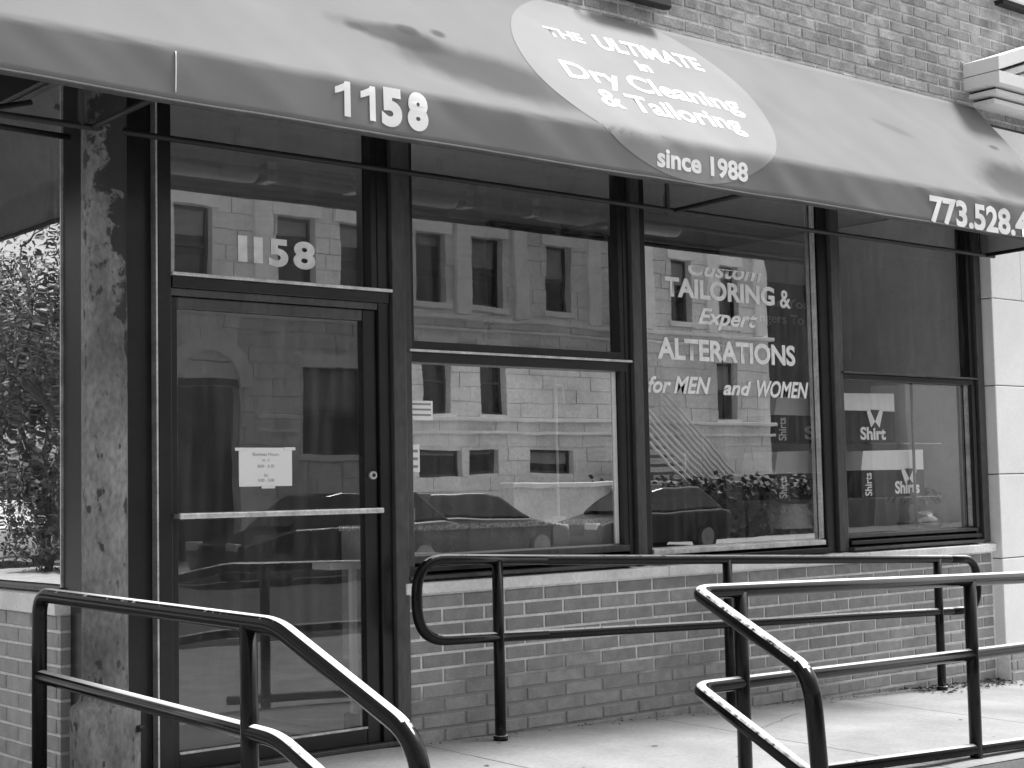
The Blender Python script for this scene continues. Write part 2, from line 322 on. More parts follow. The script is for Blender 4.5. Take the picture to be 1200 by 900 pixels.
# ---------------------------------------------------------------- brick walls
CL, BLN = .0720, .26416
def brick_mesh(l, h, d, m, seed):
    rnd = random.Random(seed); c = .004; j = lambda: rnd.uniform(-.0012, .0012)
    x, z = l / 2, h / 2
    fr = [(-x + c + j(), -d, -z + c + j()), (x - c + j(), -d, -z + c + j()), (x - c + j(), -d, z - c + j()), (-x + c + j(), -d, z - c + j())]
    mi = [(-x, -d + c, -z), (x, -d + c, -z), (x, -d + c, z), (-x, -d + c, z)]; bk = [(a, 0, b) for a, _, b in mi]
    vs = fr + mi + bk; fs = [(0, 1, 2, 3)]
    for k in range(4):
        n = (k + 1) % 4; fs.append((4 + k, 4 + n, n, k)); fs.append((8 + k, 8 + n, 4 + n, 4 + k))
    return MB().add(vs, fs).mesh('brick', m)
class BrickSet:
    """bricks laid on a wall; direct ones are objects, those beyond the limit are one joined part"""
    def __init__(s, m): s.m = m; s.cache = {}
    def get(s, l):
        k = round(l, 3)
        if k not in s.cache: s.cache[k] = [brick_mesh(l, CL - .0138, .03, s.m, i) for i in range(5)]
        return random.choice(s.cache[k])
    def lay(s, parent, rows, u0, u1, off, zc, place, near, name='brick', half=()):
        rest = MB()
        for i in rows:
            z = zc(i); st_ = off(i); k0 = math.floor((u0 - st_) / BLN)
            u = st_ + k0 * BLN
            while u < u1:
                a, b = max(u, u0), min(u + BLN, u1)
                if b - a > .03:
                    me = s.get(b - a - .0138); M_ = place((a + b) / 2, z)
                    if near((a + b) / 2, z):
                        o = bpy.data.objects.new(name, me); C.objects.link(o); o.parent = parent
                        o.matrix_world = M_ @ Matrix.Translation((0, random.uniform(-.002, .0015), 0)) @ Matrix.Rotation(random.gauss(0, .003), 4, 'Y')
                    else:
                        vs = [M_ @ v.co for v in me.vertices]; rest.add(vs, [tuple(p.vertices) for p in me.polygons])
                u += BLN
        if rest.v: rest.build('brick', s.m, parent, kind='stuff')
bs = BrickSet(BRK); bu = BrickSet(BRKU)
lw = thing('brick_wall', 'low grey brick wall under the shop windows, bricks in pale mortar', 'brick wall')
MB().box((4.425, .0, -.5), (9.431, .25, .6445)).build('mortar', MORT, lw)
bs.lay(lw, range(0, 13), 4.43, 9.41, lambda i: 4.793 + (0 if i % 2 == 0 else BLN / 2) , lambda i: .6416 - CL * (i + .5),
       lambda u, z: Matrix.Translation((u, .026, z)), lambda u, z: z > gz(u, 0) - .04)
for o in [c for c in lw.children if c.name.startswith('mortar')]: o.location.y = .003
uw = thing('brick_wall', 'weathered old brick wall above the canvas awning', 'brick wall')
MB().box((2.8, .003, 3.0), (12.5, .3, 6.2)).build('mortar', MORTU, uw)
bu.lay(uw, range(0, 34), 2.85, 12.4, lambda i: 7.947 - BLN * 2 + (0 if i % 2 == 0 else BLN / 2), lambda i: 3.79 - CL * 3 + CL * i,
       lambda u, z: Matrix.Translation((u, .028, z)), lambda u, z: (5.25 < u < 10.25 and 3.70 < z < 4.62 and z < 3.72 + (u - 5.0) * .19 + .12))
sw = thing('brick_wall', 'brick wall below the side window left of the corner column', 'brick wall')
MB().box((2.80, .218, -.5), (3.0, 6.0, .651)).build('mortar', MORT, sw)
bs2 = BrickSet(mat('side_brick_face', .42, .85, var=.14, scale=14, bump=.5, fine=110, rnd=.10))
rz = Matrix.Rotation(-math.pi / 2, 4, 'Z')
bs2.lay(sw, range(-1, 13), .215, 5.8, lambda i: .7644 + (0 if i % 2 else BLN / 2), lambda i: .5806 - CL * (i + .5),
        lambda u, z: Matrix.Translation((2.819, u, z)) @ rz, lambda u, z: u < 1.25)
# return face of the side wall at the corner
for i in range(-1, 13):
    me = bs2.get(.075); o = bpy.data.objects.new('brick', me); C.objects.link(o); o.parent = sw
    o.matrix_world = Matrix.Translation((2.832, .240, .5806 - CL * (i + .5)))

# ---------------------------------------------------------------- stone sills, pier, pediment
sl1 = thing('stone_sill', 'pale stone sill capping the brick wall below the shop windows', 'window sill')
for a, b in ((4.42, 6.205), (6.212, 8.0), (8.006, 9.415)):
    MB().prism([(-.04, .648), (-.042, .700), (.05, .712), (.2, .712), (.2, .648)], 0, a, b).build('sill_stone', SILL, sl1, bevel=.004)
sl2 = thing('stone_sill', 'pale stone sill on the side brick wall left of the column', 'window sill')
MB().prism([(2.765, .652), (2.762, .735), (2.86, .745), (3.0, .745), (3.0, .652)], 1, .20, 6.0).build('sill_stone', SILL, sl2, bevel=.004)
pier = thing('stone_pier', 'white painted stone pier with block joints at the right end of the shopfront', 'pier')
zs = [-.0, .60, 1.175, 1.785, 2.39, 3.0, 3.60]
MB().box((9.432, -.055, -.5), (11.6, .3, 3.62)).build('core', mat('dark_joint', .06, .9), pier)
for i in range(6):
    cuts = [9.425, 9.83 if i % 2 == 0 else 10.2, 10.9, 11.6]
    if i == 4: cuts = [9.425, 9.80, 10.6, 11.6]
    for a, b in zip(cuts, cuts[1:]):
        MB().box((a + .001, -.075, zs[i] + .003), (b - .003, .1, zs[i + 1] - .003)).build('stone_block', LIME, pier, bevel=.006)
MB().prism([(-.10, -.02), (-.078, .012), (.0, .012), (.0, -.5), (-.10, -.5)], 0, 9.428, 11.6).build('mortar', MORT, pier)
pb = BrickSet(BRK)
pb.lay(pier, range(0, 5), 9.43, 11.5, lambda i: 9.50 + (0 if i % 2 else BLN / 2), lambda i: -.055 - CL * i, lambda u, z: Matrix.Translation((u, -.08, z)), lambda u, z: u < 10.3)
ped = thing('stone_pediment', 'white stone pediment with raking cornice above the neighbouring doorway', 'pediment')
# horizontal cornice mouldings with a return on the left, stepped out
for (z0, z1, o_, m_) in ((3.73, 3.765, .10, LIME), (3.768, 3.782, .07, DK), (3.785, 3.815, .15, LIME), (3.818, 3.832, .12, DK), (3.835, 3.92, .21, LIME)):
    MB().box((9.50 - o_ * .95, -.07 - o_, z0), (12.3, .1, z1)).build('cornice_moulding', m_, ped, bevel=.003)
def raking(d0, d1, out, m_):
    x0 = 9.50 - out * .95; sl_ = .34
    vs = []
    for y in (-.07 - out, .1):
        vs += [(x0, y, 3.92 + d0), (11.4, y, 3.92 + d0 + (11.4 - x0) * sl_), (11.4, y, 3.92 + d1 + (11.4 - x0) * sl_), (x0, y, 3.92 + d1)]
    o = MB().add(vs, [(0, 1, 2, 3), (7, 6, 5, 4), (0, 4, 5, 1), (3, 2, 6, 7), (0, 3, 7, 4), (1, 5, 6, 2)]).build('raking_cornice', m_, ped, bevel=.003)
    return fix_normals(o)
raking(0.004, .10, .21, LIME); raking(-.045, .0, .13, LIME); raking(-.075, -.05, .07, LIME)
fix_normals(MB().add([(9.34, -.05, 3.90), (11.4, -.05, 3.90), (11.4, -.05, 4.62), (9.34, .1, 3.90), (11.4, .1, 3.90), (11.4, .1, 4.62)], [(0, 1, 2), (5, 4, 3), (0, 3, 4, 1), (1, 4, 5, 2), (2, 5, 3, 0)]).build('tympanum', LIME, ped))
ledge = thing('stone_ledge', 'white projecting stone ledge with dark underside at the top right of the wall', 'ledge')
MB().box((9.70, -.10, 4.555), (12.4, .1, 4.64)).build('ledge_stone', LIME, ledge, bevel=.005)
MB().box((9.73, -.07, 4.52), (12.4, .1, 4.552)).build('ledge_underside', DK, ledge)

# ---------------------------------------------------------------- shopfront: frames, panes, door
sf = thing('shopfront', 'black framed shopfront of transom, entrance door and three big display windows', 'shopfront')
def post(x0, x1, y0, y1, m=BL, z0=-.05, z1=3.0, name='post', bv=.004): return MB().box((x0, y0, z0), (x1, y1, z1)).build(name, m, sf, bevel=bv)
post(2.81, 2.90, .02, .213, m=BL, z0=.747, name='corner_casing'); post(2.835, 2.90, .02, .20, m=BL, z0=-.05, z1=.745, name='corner_casing')
post(2.905, 3.135, .035, .12, m=BL, name='casing_panel'); post(3.14, 3.205, -.01, .10, m=BL, name='door_jamb')
MB().box((3.128, -.016, -.05), (3.136, .03, 3.0)).build('metal_bead', ALU, sf)
post(4.30, 4.365, -.005, .12, name='door_jamb'); post(4.368, 4.445, -.03, .12, m=BL2, name='post')
post(4.448, 4.50, .0, .11, z0=.715, name='window_frame', m=BL2)
post(5.965, 6.005, .015, .11, z0=.715, name='window_frame'); post(6.008, 6.075, -.01, .11, z0=.715, m=BL2, name='mullion'); post(6.078, 6.135, .01, .11, z0=.715, name='mullion')
post(7.66, 7.745, .01, .11, z0=.715, name='mullion'); post(7.748, 7.80, -.015, .11, z0=.715, m=BL2, name='mullion'); post(7.803, 7.862, .005, .11, z0=.715, m=BL2, name='window_frame')
post(9.285, 9.335, .025, .11, z0=.715, name='window_frame'); post(9.338, 9.412, .0, .11, z0=.715, m=BL2, name='window_frame')
MB().box((7.632, .03, .80), (7.650, .055, 3.0)).build('metal_bead', ALU, sf)
MB().box((5.90, .055, .835), (5.925, .075, 1.77)).build('metal_bead', WHT, sf)
MB().box((5.93, .02, .83), (5.962, .09, 1.79)).build('window_frame', BL, sf)
MB().box((9.235, .03, .825), (9.25, .055, 1.785)).build('metal_bead', ALU, sf)
MB().box((9.25, .0, .82), (9.284, .09, 1.79)).build('window_frame', BL, sf)
MB().box((2.95, .06, 2.98), (9.42, .3, 3.05)).build('head_panel', DK, sf)
MB().box((2.82, .035, 3.0), (9.42, .06, 3.74)).build('fascia_panel', DK, sf)
# stepped metal sills
def sill(x0, x1, zt):
    MB().prism([(-.035, .716), (-.035, .733), (.10, .75), (.10, .716)], 0, x0, x1).build('metal_sill', BL2, sf, bevel=.002)
    MB().prism([(-.015, .752), (-.015, .775), (.1, .79), (.1, .752)], 0, x0, x1).build('metal_sill', BL, sf, bevel=.002)
    MB().prism([(.012, .792), (.012, zt - .008), (.05, zt), (.1, zt), (.1, .792)], 0, x0, x1).build('metal_sill', BL2, sf, bevel=.002)
sill(4.448, 5.963, .835); sill(7.864, 9.283, .822)
MB().prism([(-.02, .716), (-.02, .745), (.1, .76), (.1, .716)], 0, 6.137, 7.66).build('metal_sill', BL, sf, bevel=.002)
MB().prism([(.0, .763), (.0, .792), (.05, .80), (.1, .80), (.1, .763)], 0, 6.137, 7.63).build('metal_sill', ALU, sf, bevel=.002)
# panes
def pane(x0, x1, z0, z1, m, y=.06, name='glass_pane'):
    return MB().box((x0, y, z0), (x1, y + .006, z1)).build(name, m, sf)
def rail_(x0, x1, z0, z1):
    MB().box((x0, .005, z0), (x1, .09, z1 - .014)).build('meeting_rail', BL, sf, bevel=.003)
    MB().box((x0 - .02, -.012, z1 - .012), (x1 + .03, .05, z1)).build('drip_bead', ALU if x0 < 5 else BL2, sf, bevel=.002)
w1u = pane(4.50, 5.965, 1.83, 2.98, G_UP); w1l = pane(4.50, 5.93, .836, 1.79, G_LOW); rail_(4.50, 5.965, 1.77, 1.832)
MB().box((4.502, .02, 1.834), (4.53, .08, 2.98)).build('sash_frame', BL, sf); MB().box((4.53, .02, 1.834), (5.964, .08, 1.875)).build('sash_frame', BL, sf)
MB().box((5.935, .02, 1.876), (5.964, .08, 2.98)).build('sash_frame', BL, sf)
w3 = pane(6.136, 7.659, .802, 2.98, G_W3)
w4u = pane(7.863, 9.284, 1.84, 2.98, G_W4); w4l = pane(7.863, 9.25, .823, 1.78, G_W4L); rail_(7.863, 9.284, 1.785, 1.835)
# transom over the door
tr = pane(3.206, 4.30, 2.115, 2.98, G_TR)
MB().box((3.206, -.015, 2.045), (4.36, .11, 2.095)).build('transom_bar', BL, sf, bevel=.003)
MB().box((3.2, -.03, 2.097), (4.37, .058, 2.112)).build('drip_bead', ALU, sf, bevel=.002)
MB().box((4.268, .0, 2.113), (4.298, .055, 2.98)).build('transom_frame', BL, sf)
MB().box((3.207, .0, 2.012), (4.298, .10, 2.043)).build('door_head', BL2, sf)
# door
dr = thing('entrance_door', 'black framed glass entrance door with a pale push bar', 'door')
def dpart(a, b, m, name, bv=.003): return MB().box(a, b).build(name, m, dr, bevel=bv)
dpart((3.209, .015, -.03), (3.245, .06, 2.008), BL, 'stile'); dpart((4.222, .015, -.03), (4.296, .06, 2.008), BL, 'stile')
dpart((3.246, .017, 1.958), (4.221, .058, 2.008), BL2, 'top_rail'); dpart((3.246, .017, -.03), (4.221, .058, .036), BL, 'bottom_rail')
dpart((3.246, .012, .038), (4.221, .03, .048), ALU, 'metal_bead', .001)
dp = dpart((3.245, .040, .04), (4.222, .046, 1.957), G_DR, 'glass_pane', 0)
pbr = dpart((3.215, -.055, 1.042), (4.285, -.035, 1.068), ALU, 'push_bar', .006)
for x in (3.23, 4.27): MB().box((x - .012, -.036, 1.045), (x + .012, .016, 1.065)).build('bracket', ALU, pbr)
lk = MB().tube([(4.262, .016, 1.221), (4.262, -.004, 1.221)], .019, 20).build('lock', ALU, dr); MB().tube([(4.262, -.0045, 1.221), (4.262, -.008, 1.221)], .009, 12).build('keyhole', DK, lk)
MB().box((3.2, -.03, -.052), (4.37, .12, -.032)).build('threshold', BL2, sf, bevel=.003)

# paper sign on the door
ps = thing('paper_notice', 'white paper notice of opening hours taped inside the glass door', 'notice')
MB().box((3.556, .034, 1.178), (3.833, .036, 1.352)).build('paper', PAPER, ps)
F = lambda x0, z0, y: (lambda u, v: Vector((x0 + u, y, z0 + v)))
for s_, x, z, sz in (('Business Hours', 3.695, 1.315, .022), ('M - F', 3.695, 1.288, .018), ('8:00 - 6:30', 3.695, 1.262, .02), ('Sat', 3.695, 1.222, .018), ('9:00 - 5:00', 3.695, 1.198, .02)):
    text('printed_line', s_, GREYP, ps, F(x, z, .033), sz, 0, align='CENTER')
for a, b in (((3.535, 1.338), (3.60, 1.352)), ((3.79, 1.340), (3.85, 1.354)), ((3.67, 1.168), (3.74, 1.180))):
    MB().box((a[0], .031, a[1]), (b[0], .0325, b[1])).build('tape', WHT, ps)
def one(name, m, parent, fn, h, w):
    st_ = .40 * w; x1 = w; x0 = w - st_
    pts = [(x0, 0), (x1, 0), (x1, h), (x1 - st_ * .85, h), (x0 - .02 * w, h * .93), (w * .22, h * .84), (0, h * .79), (0, h * .62), (w * .25, h * .66), (x0, h * .74)]
    bm = bmesh.new(); f_ = bm.faces.new([bm.verts.new((a, 0, b)) for a, b in pts]); bmesh.ops.triangulate(bm, faces=[f_], ngon_method='EAR_CLIP')
    for i in range(5): bmesh.ops.bisect_plane(bm, geom=bm.verts[:] + bm.edges[:] + bm.faces[:], plane_co=(0, 0, h * (i + 1) / 6), plane_no=(0, 0, 1))
    for v in bm.verts: v.co = fn(v.co.x, v.co.z)
    me = bpy.data.meshes.new(name); bm.to_mesh(me); bm.free(); me.materials.append(m); o = bpy.data.objects.new(name, me); C.objects.link(o); o.parent = parent
    return o
# lettering on the glass
for x in (3.574, 3.655): MB().box((x, .0565, 2.195), (x + .048, .0572, 2.315)).build('digit', LETW, tr)
text('digit', '5', LETW, tr, F(3.735, 2.194, .0575), .168, .007, width=.105); text('digit', '8', LETW, tr, F(3.868, 2.193, .0575), .168, .007, width=.12)
LT = w3; yq = .0575
text('lettering', 'Custom', LETW, LT, F(6.53, 2.355, yq), .135, .003, shear=.3, width=.64, cut=.38)
text('lettering', 'TAILORING', LETW, LT, F(6.335, 2.222, yq), .148, .0055, width=.95)
text('lettering', '&', LETW, LT, F(7.335, 2.212, yq), .155, .003, width=.10)
text('lettering', 'Expert', LETW, LT, F(6.60, 2.075, yq), .13, .0035, shear=.35, width=.52)
text('lettering', 'ALTERATIONS', LETW, LT, F(6.262, 1.862, yq), .165, .0055, width=1.20)
text('lettering', 'for', LETW, LT, F(6.175, 1.668, yq), .125, .0035, shear=.3, width=.19)
text('lettering', 'MEN', LETW, LT, F(6.385, 1.668, yq), .135, .0035, shear=.3, width=.31)
text('lettering', 'and', LETW, LT, F(6.80, 1.668, yq), .115, .0035, shear=.3, width=.25)
text('lettering', 'WOMEN', LETW, LT, F(7.10, 1.663, yq), .135, .0035, shear=.3, width=.48)

# side window left of the corner
sdw = thing('side_window', 'tall side window reflecting trees, left of the corner column', 'window')
MB().box((2.845, .21, .775), (2.851, 6.0, 2.98)).build('glass_pane', G_LF, sdw)
MB().prism([(2.79, .747), (2.79, .765), (2.90, .774), (2.90, .747)], 1, .215, 6.0).build('window_frame', BL2, sdw, bevel=.002)
MB().box((2.80, .213, .766), (2.84, .222, 2.98)).build('metal_bead', ALU, sdw)
MB().box((2.81, 3.4, .775), (2.86, 3.5, 2.98)).build('window_frame', BL, sdw)
MB().box((2.81, .21, 2.985), (2.9, 6.0, 3.74)).build('head_panel', DK, sdw)

# iron column on its drum
col = thing('iron_column', 'flaking round cast iron column on a wider drum at the building corner', 'column')
MB().lathe([(.093, .30), (.093, 3.0)], (2.873, -.05, 0), 40).build('shaft', CAST, col)
MB().lathe([(.140, -.06), (.141, .28), (.136, .295), (.118, .305), (.104, .325), (.100, .34), (.0, .34)], (2.873, -.05, 0), 40).build('drum', CAST, col)
MB().tube([(2.99, -.145, .20), (2.955, -.17, .20)][::1], .014, 10).build('bolt', DK, col)

# ---------------------------------------------------------------- awning
AW = thing('awning', 'long grey canvas awning with street number, phone number and a printed oval', 'awning')
ZT, ZF, AO = 3.735, 2.885, .70; LS = math.hypot(AO, ZT - ZF); rb = .03
def prof(s):
    """arc length above the fold -> (out, z)"""
    P = lambda q: (AO - q / LS * AO, ZF + q / LS * (ZT - ZF)) if q >= 0 else (AO, ZF + q)
    if s > rb: return P(s)
    if s < -rb: return P(s)
    a, c, b = P(rb), P(0), P(-rb); t = (rb - s) / (2 * rb)
    return tuple(a[i] * (1 - t) ** 2 + 2 * t * (1 - t) * c[i] + b[i] * t * t for i in (0, 1))
XE, XR = 2.797, 9.42
def wob(x, s):
    """slack in the cloth"""
    a = .005 * noise.noise(Vector((x * 1.3, s * 1.6, 0))) + .005 * noise.noise(Vector((x * 4 + s * 3, s * 2.2, 4)))
    if s < 0: a += .0035 * noise.noise(Vector((x * 6 + s * 9, s * 3, 7)))
    a += -.022 * math.exp(-((x - 4.45) / .5) ** 2 - ((s - .28) / .22) ** 2) - .02 * math.exp(-((x - 9.0) / .35) ** 2 - ((s - .22) / .2) ** 2)
    return a * min(1, (1.12 - s) * 4)
def awn(x, s, off=0):
    o, z = prof(s); ds = .004; o1, z1 = prof(s + ds); tx, tz = (o1 - o), (z1 - z); l = math.hypot(tx, tz); nx, nz = tz / l, -tx / l
    w = wob(x, s) + off; sg = .010 * math.sin((x - 2.1) * 2.7) ** 2 if s < -.05 else 0
    return Vector((x, -(o + nx * w), z + nz * w - sg * .3 + (.014 if s < -.1 else .0) * max(0, (3.0 - x))))
S = [LS - .0 - i * (LS - rb) / 22 for i in range(23)] + [rb - (i + 1) * 2 * rb / 8 for i in range(8)] + [-rb - (i + 1) * (.215 - rb) / 6 for i in range(6)]
X = [XE - AO + i * (XR - XE + AO) / 230 for i in range(231)]
vs = []; fs = []
for s in S:
    o_, _ = prof(s); xl = XE - o_
    for x in X:
        xx = xl + (x - X[0]) / (XR - X[0]) * (XR - xl); vs.append(awn(xx, s))
n = len(X)
for i in range(len(S) - 1):
    for j in range(n - 1): fs.append((i * n + j, (i + 1) * n + j, (i + 1) * n + j + 1, i * n + j + 1))
cv = MB().add(vs, fs, True).build('canvas_cover', CANV, AW)
sd = cv.modifiers.new('thick', 'SOLIDIFY'); sd.thickness = .003; sd.offset = -1; sd.material_offset = 1
cv.data.materials.append(LINING)
# side run of the same awning round the corner
vs = []; fs = []; Yn = [i / 24 for i in range(25)]
for s in S:
    o_, z = prof(s)
    for t in Yn: vs.append((XE - o_, -o_ + t * (6 + o_), z))
n = len(Yn)
for i in range(len(S) - 1):
    for j in range(n - 1): fs.append((i * n + j, i * n + j + 1, (i + 1) * n + j + 1, (i + 1) * n + j))
sc = MB().add(vs, fs, True).build('side_cover', CANV, AW); sd = sc.modifiers.new('thick', 'SOLIDIFY'); sd.thickness = .003; sd.offset = -1; sd.material_offset = 1
sc.data.materials.append(LINING)
# right end cheek
MB().add([(XR, -.0, 3.73), (XR, -.69, 2.88), (XR, -.69, 2.68), (XR, 0, 2.68)], [(0, 1, 2, 3)]).build('end_cheek', CANV, AW)
# stitched seam above the corner
pts = [awn(2.86, -.02 - i * .02, .003) for i in range(9)]
MB().tube(pts, .0028, 6).build('seam', LET, AW)
# hem rolled under
MB().tube([awn(x, -.215) + Vector((0, .007, -.002)) for x in X], .013, 8).build('hem', mat('dark_hem', .06, .8), AW)
# printed oval
vs = []; fs = []; NR, NT = 40, 96; cx, cs, rx, rs_ = 5.79, .487, .872, .69
for i in range(NR + 1):
    for k in range(NT):
        th = 2 * math.pi * k / NT; q = i / NR; x = cx + rx * q * math.cos(th); s = min(cs + rs_ * q * math.sin(th), LS - .01); vs.append(awn(x, s, .0016))
for i in range(NR):
    for k in range(NT): fs.append((i * NT + k, (i + 1) * NT + k, (i + 1) * NT + (k + 1) % NT, i * NT + (k + 1) % NT))
ov = MB().add(vs, fs, True).build('printed_oval', OVAL, AW)
def A(x0, s0, off=.0035, sl_=0): return lambda u, v: awn(x0 + u, s0 + v + sl_ * u, off)
text('lettering', 'THE', LET, ov, A(5.235, .742), .115, .003, width=.26)
text('lettering', 'ULTIMATE', LET, ov, A(5.60, .735), .165, .005, width=.80)
text('lettering', 'in', LET, ov, A(5.80, .60), .12, .005, width=.10)
text('lettering', 'Dry Cleaning', LET, ov, A(5.16, .385), .19, .0045, width=1.30)
text('lettering', '& Tailoring', LET, ov, A(5.28, .190), .19, .0045, width=1.05)
text('lettering', 'since 1988', LET, ov, A(5.515, -.150), .135, .0045, width=.685)
for x in (3.598, 3.728): one('digit', LET, AW, A(x, -.162), .148, .078)
text('digit', '5', LET, AW, A(3.838, -.160), .208, .013, width=.108); text('digit', '8', LET, AW, A(3.975, -.160), .208, .013, width=.112)
text('telephone_number', '773.528.4', LET, AW, A(7.815, -.205), .215, .0075, width=1.06)
# steel frame inside
FRM = DK
fb = MB().tube([(2.15, -.12, 2.668), (9.40, -.12, 2.668)], .014, 8).build('frame_bar', FRM, AW)
MB().tube([(2.12, -.66, 2.69), (9.40, -.66, 2.69)], .014, 8).build('frame_bar', FRM, AW)
MB().tube([(2.10, .6, 2.668), (2.10, 5.9, 2.668)], .014, 8).build('frame_bar', FRM, AW)
for x in (2.79, 6.24, 9.3):
    MB().tube([(x, -.12, 2.668), (x, -.68, 2.68)], .013, 8).build('frame_strut', FRM, AW)
    MB().tube([(x, -.68, 2.70), (x, -.66, 2.86), (x, -.02, 3.66)], .013, 8).build('frame_strut', FRM, AW)
    MB().tube([(x - .05, -.12, 2.668), (x - .05, -.12, 3.4)], .014, 8).build('frame_strut', FRM, AW)
MB().tube([(2.79, .1, 2.668), (2.12, .1, 2.68)], .013, 8).build('frame_strut', FRM, AW)
MB().tube([(2.79, .5, 2.9), (2.12, .35, 2.68)], .013, 8).build('frame_strut', FRM, AW)
# tube lamps hung inside the awning
for x0, x1 in ((2.9, 4.05), (4.70, 5.33), (5.95, 7.12)):
    t_ = thing('awning_lamp', {2.9: 'grey tube lamp casing under the awning, over the door', 4.70: 'grey tube lamp casing under the awning, between the two louvres', 5.95: 'grey tube lamp casing under the awning, over the middle window'}[x0], 'lamp', group='tube lamp casings under the awning')
    MB().tube([(x0, -.575, 2.77), (x0 + .015, -.575, 2.77), (x0 + .04, -.575, 2.77), (x1 - .05, -.575, 2.77), (x1 - .015, -.575, 2.77), (x1, -.575, 2.77)], [.05, .062, .066, .066, .062, .045], 20).build('casing', mat('lamp_casing', .25, .35, var=.1), t_)
    for x in (x0 + .1, x1 - .1): MB().box((x - .01, -.585, 2.835), (x + .01, -.565, 2.98)).build('bracket', DK, t_)
for x0, x1, l_ in ((4.07, 4.68, 'black louvred vent with two pale end clips under the awning, over the door'), (5.35, 5.93, 'black louvred vent with two pale end clips under the awning, over the left window')):
    t_ = thing('awning_vent', l_, 'vent', group='louvred vents under the awning')
    MB().box((x0, -.62, 2.722), (x1, -.52, 2.81)).build('casing', DK, t_, bevel=.01)
    for x in (x0 + .02, x1 - .07): MB().box((x, -.624, 2.716), (x + .05, -.513, 2.816)).build('clip', ALU, t_)
    for k in range(4): MB().box((x0 + .08, -.518, 2.730 + k * .02), (x1 - .08, -.510, 2.739 + k * .02)).build('louvre', BL2, t_)
# black lamp above the awning
lp = thing('wall_lamp', 'black box lamp fixed to the brick wall above the awning', 'lamp')
MB().prism([(-.02, 3.835), (-.09, 3.82), (-.10, 3.84), (-.09, 3.96), (-.02, 3.98)], 0, 5.84, 6.30).build('housing', DK, lp, bevel=.02, seg=3)
MB().box((5.98, -.06, 3.88), (6.10, .02, 3.99)).build('bracket', DK, lp); 
MB().tube([(5.84, -.08, 3.92), (5.78, -.08, 3.91), (5.74, -.05, 3.90), (5.74, .03, 3.90)], .012, 8).build('conduit', DK, lp)

# ---------------------------------------------------------------- handrails
PR = .030
def handrail(label): return thing('handrail', label, 'handrail', group='black tubular handrails at the entrance')
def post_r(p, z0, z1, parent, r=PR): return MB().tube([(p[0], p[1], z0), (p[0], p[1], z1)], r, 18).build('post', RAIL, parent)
bk = handrail('long black tubular handrail with a looped end standing close to the brick wall')
def zb(x): return .795 - .0435 * (x - 4.93)
yb_ = -.15; r0 = .026
loop = bend([(5.2, yb_, zb(5.2)), (4.395, yb_, zb(4.395) + .004), (4.395, yb_, zb(4.395) - .38), (5.2, yb_, zb(5.2) - .372)], [.17, .17], 10)
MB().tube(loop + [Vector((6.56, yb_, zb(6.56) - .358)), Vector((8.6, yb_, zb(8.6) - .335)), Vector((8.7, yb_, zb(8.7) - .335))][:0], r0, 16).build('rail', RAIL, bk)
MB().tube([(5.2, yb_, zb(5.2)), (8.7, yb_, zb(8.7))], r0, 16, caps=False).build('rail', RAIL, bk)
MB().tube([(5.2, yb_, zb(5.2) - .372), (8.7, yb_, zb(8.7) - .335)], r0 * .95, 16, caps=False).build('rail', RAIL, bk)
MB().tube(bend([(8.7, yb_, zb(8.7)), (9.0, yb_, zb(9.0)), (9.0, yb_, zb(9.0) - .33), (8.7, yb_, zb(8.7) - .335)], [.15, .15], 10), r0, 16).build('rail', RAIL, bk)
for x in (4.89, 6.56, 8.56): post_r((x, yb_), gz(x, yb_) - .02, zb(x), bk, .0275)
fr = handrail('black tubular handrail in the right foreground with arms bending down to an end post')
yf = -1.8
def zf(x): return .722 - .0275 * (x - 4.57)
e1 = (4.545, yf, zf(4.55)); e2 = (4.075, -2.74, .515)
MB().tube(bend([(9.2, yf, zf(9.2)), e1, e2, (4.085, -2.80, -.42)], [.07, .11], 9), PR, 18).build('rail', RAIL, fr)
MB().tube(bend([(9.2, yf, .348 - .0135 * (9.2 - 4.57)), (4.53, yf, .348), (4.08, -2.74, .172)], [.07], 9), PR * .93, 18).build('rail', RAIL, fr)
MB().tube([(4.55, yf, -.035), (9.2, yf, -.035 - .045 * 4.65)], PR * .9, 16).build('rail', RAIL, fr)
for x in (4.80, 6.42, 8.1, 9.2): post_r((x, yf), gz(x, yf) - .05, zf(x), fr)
lf = handrail('black tubular handrail in the left foreground sloping down beside the steps')
xr = 2.62
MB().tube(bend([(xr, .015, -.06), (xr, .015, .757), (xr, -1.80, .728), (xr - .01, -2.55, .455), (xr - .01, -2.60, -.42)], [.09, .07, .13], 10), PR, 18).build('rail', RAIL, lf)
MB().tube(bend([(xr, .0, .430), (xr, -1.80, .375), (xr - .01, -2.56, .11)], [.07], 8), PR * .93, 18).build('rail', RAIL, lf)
post_r((xr, -1.62), -.1, .73, lf)
for o in (bk, fr, lf):
    for c in list(o.children):
        if c.name.startswith('post'):
            v = c.data.vertices; zz = min(q.co.z for q in v); xx = sum(q.co.x for q in v) / len(v); yy = sum(q.co.y for q in v) / len(v)
            MB().tube([(xx, yy, zz + .01), (xx, yy, zz + .045)], .036, 16).build('collar', RAIL, c)

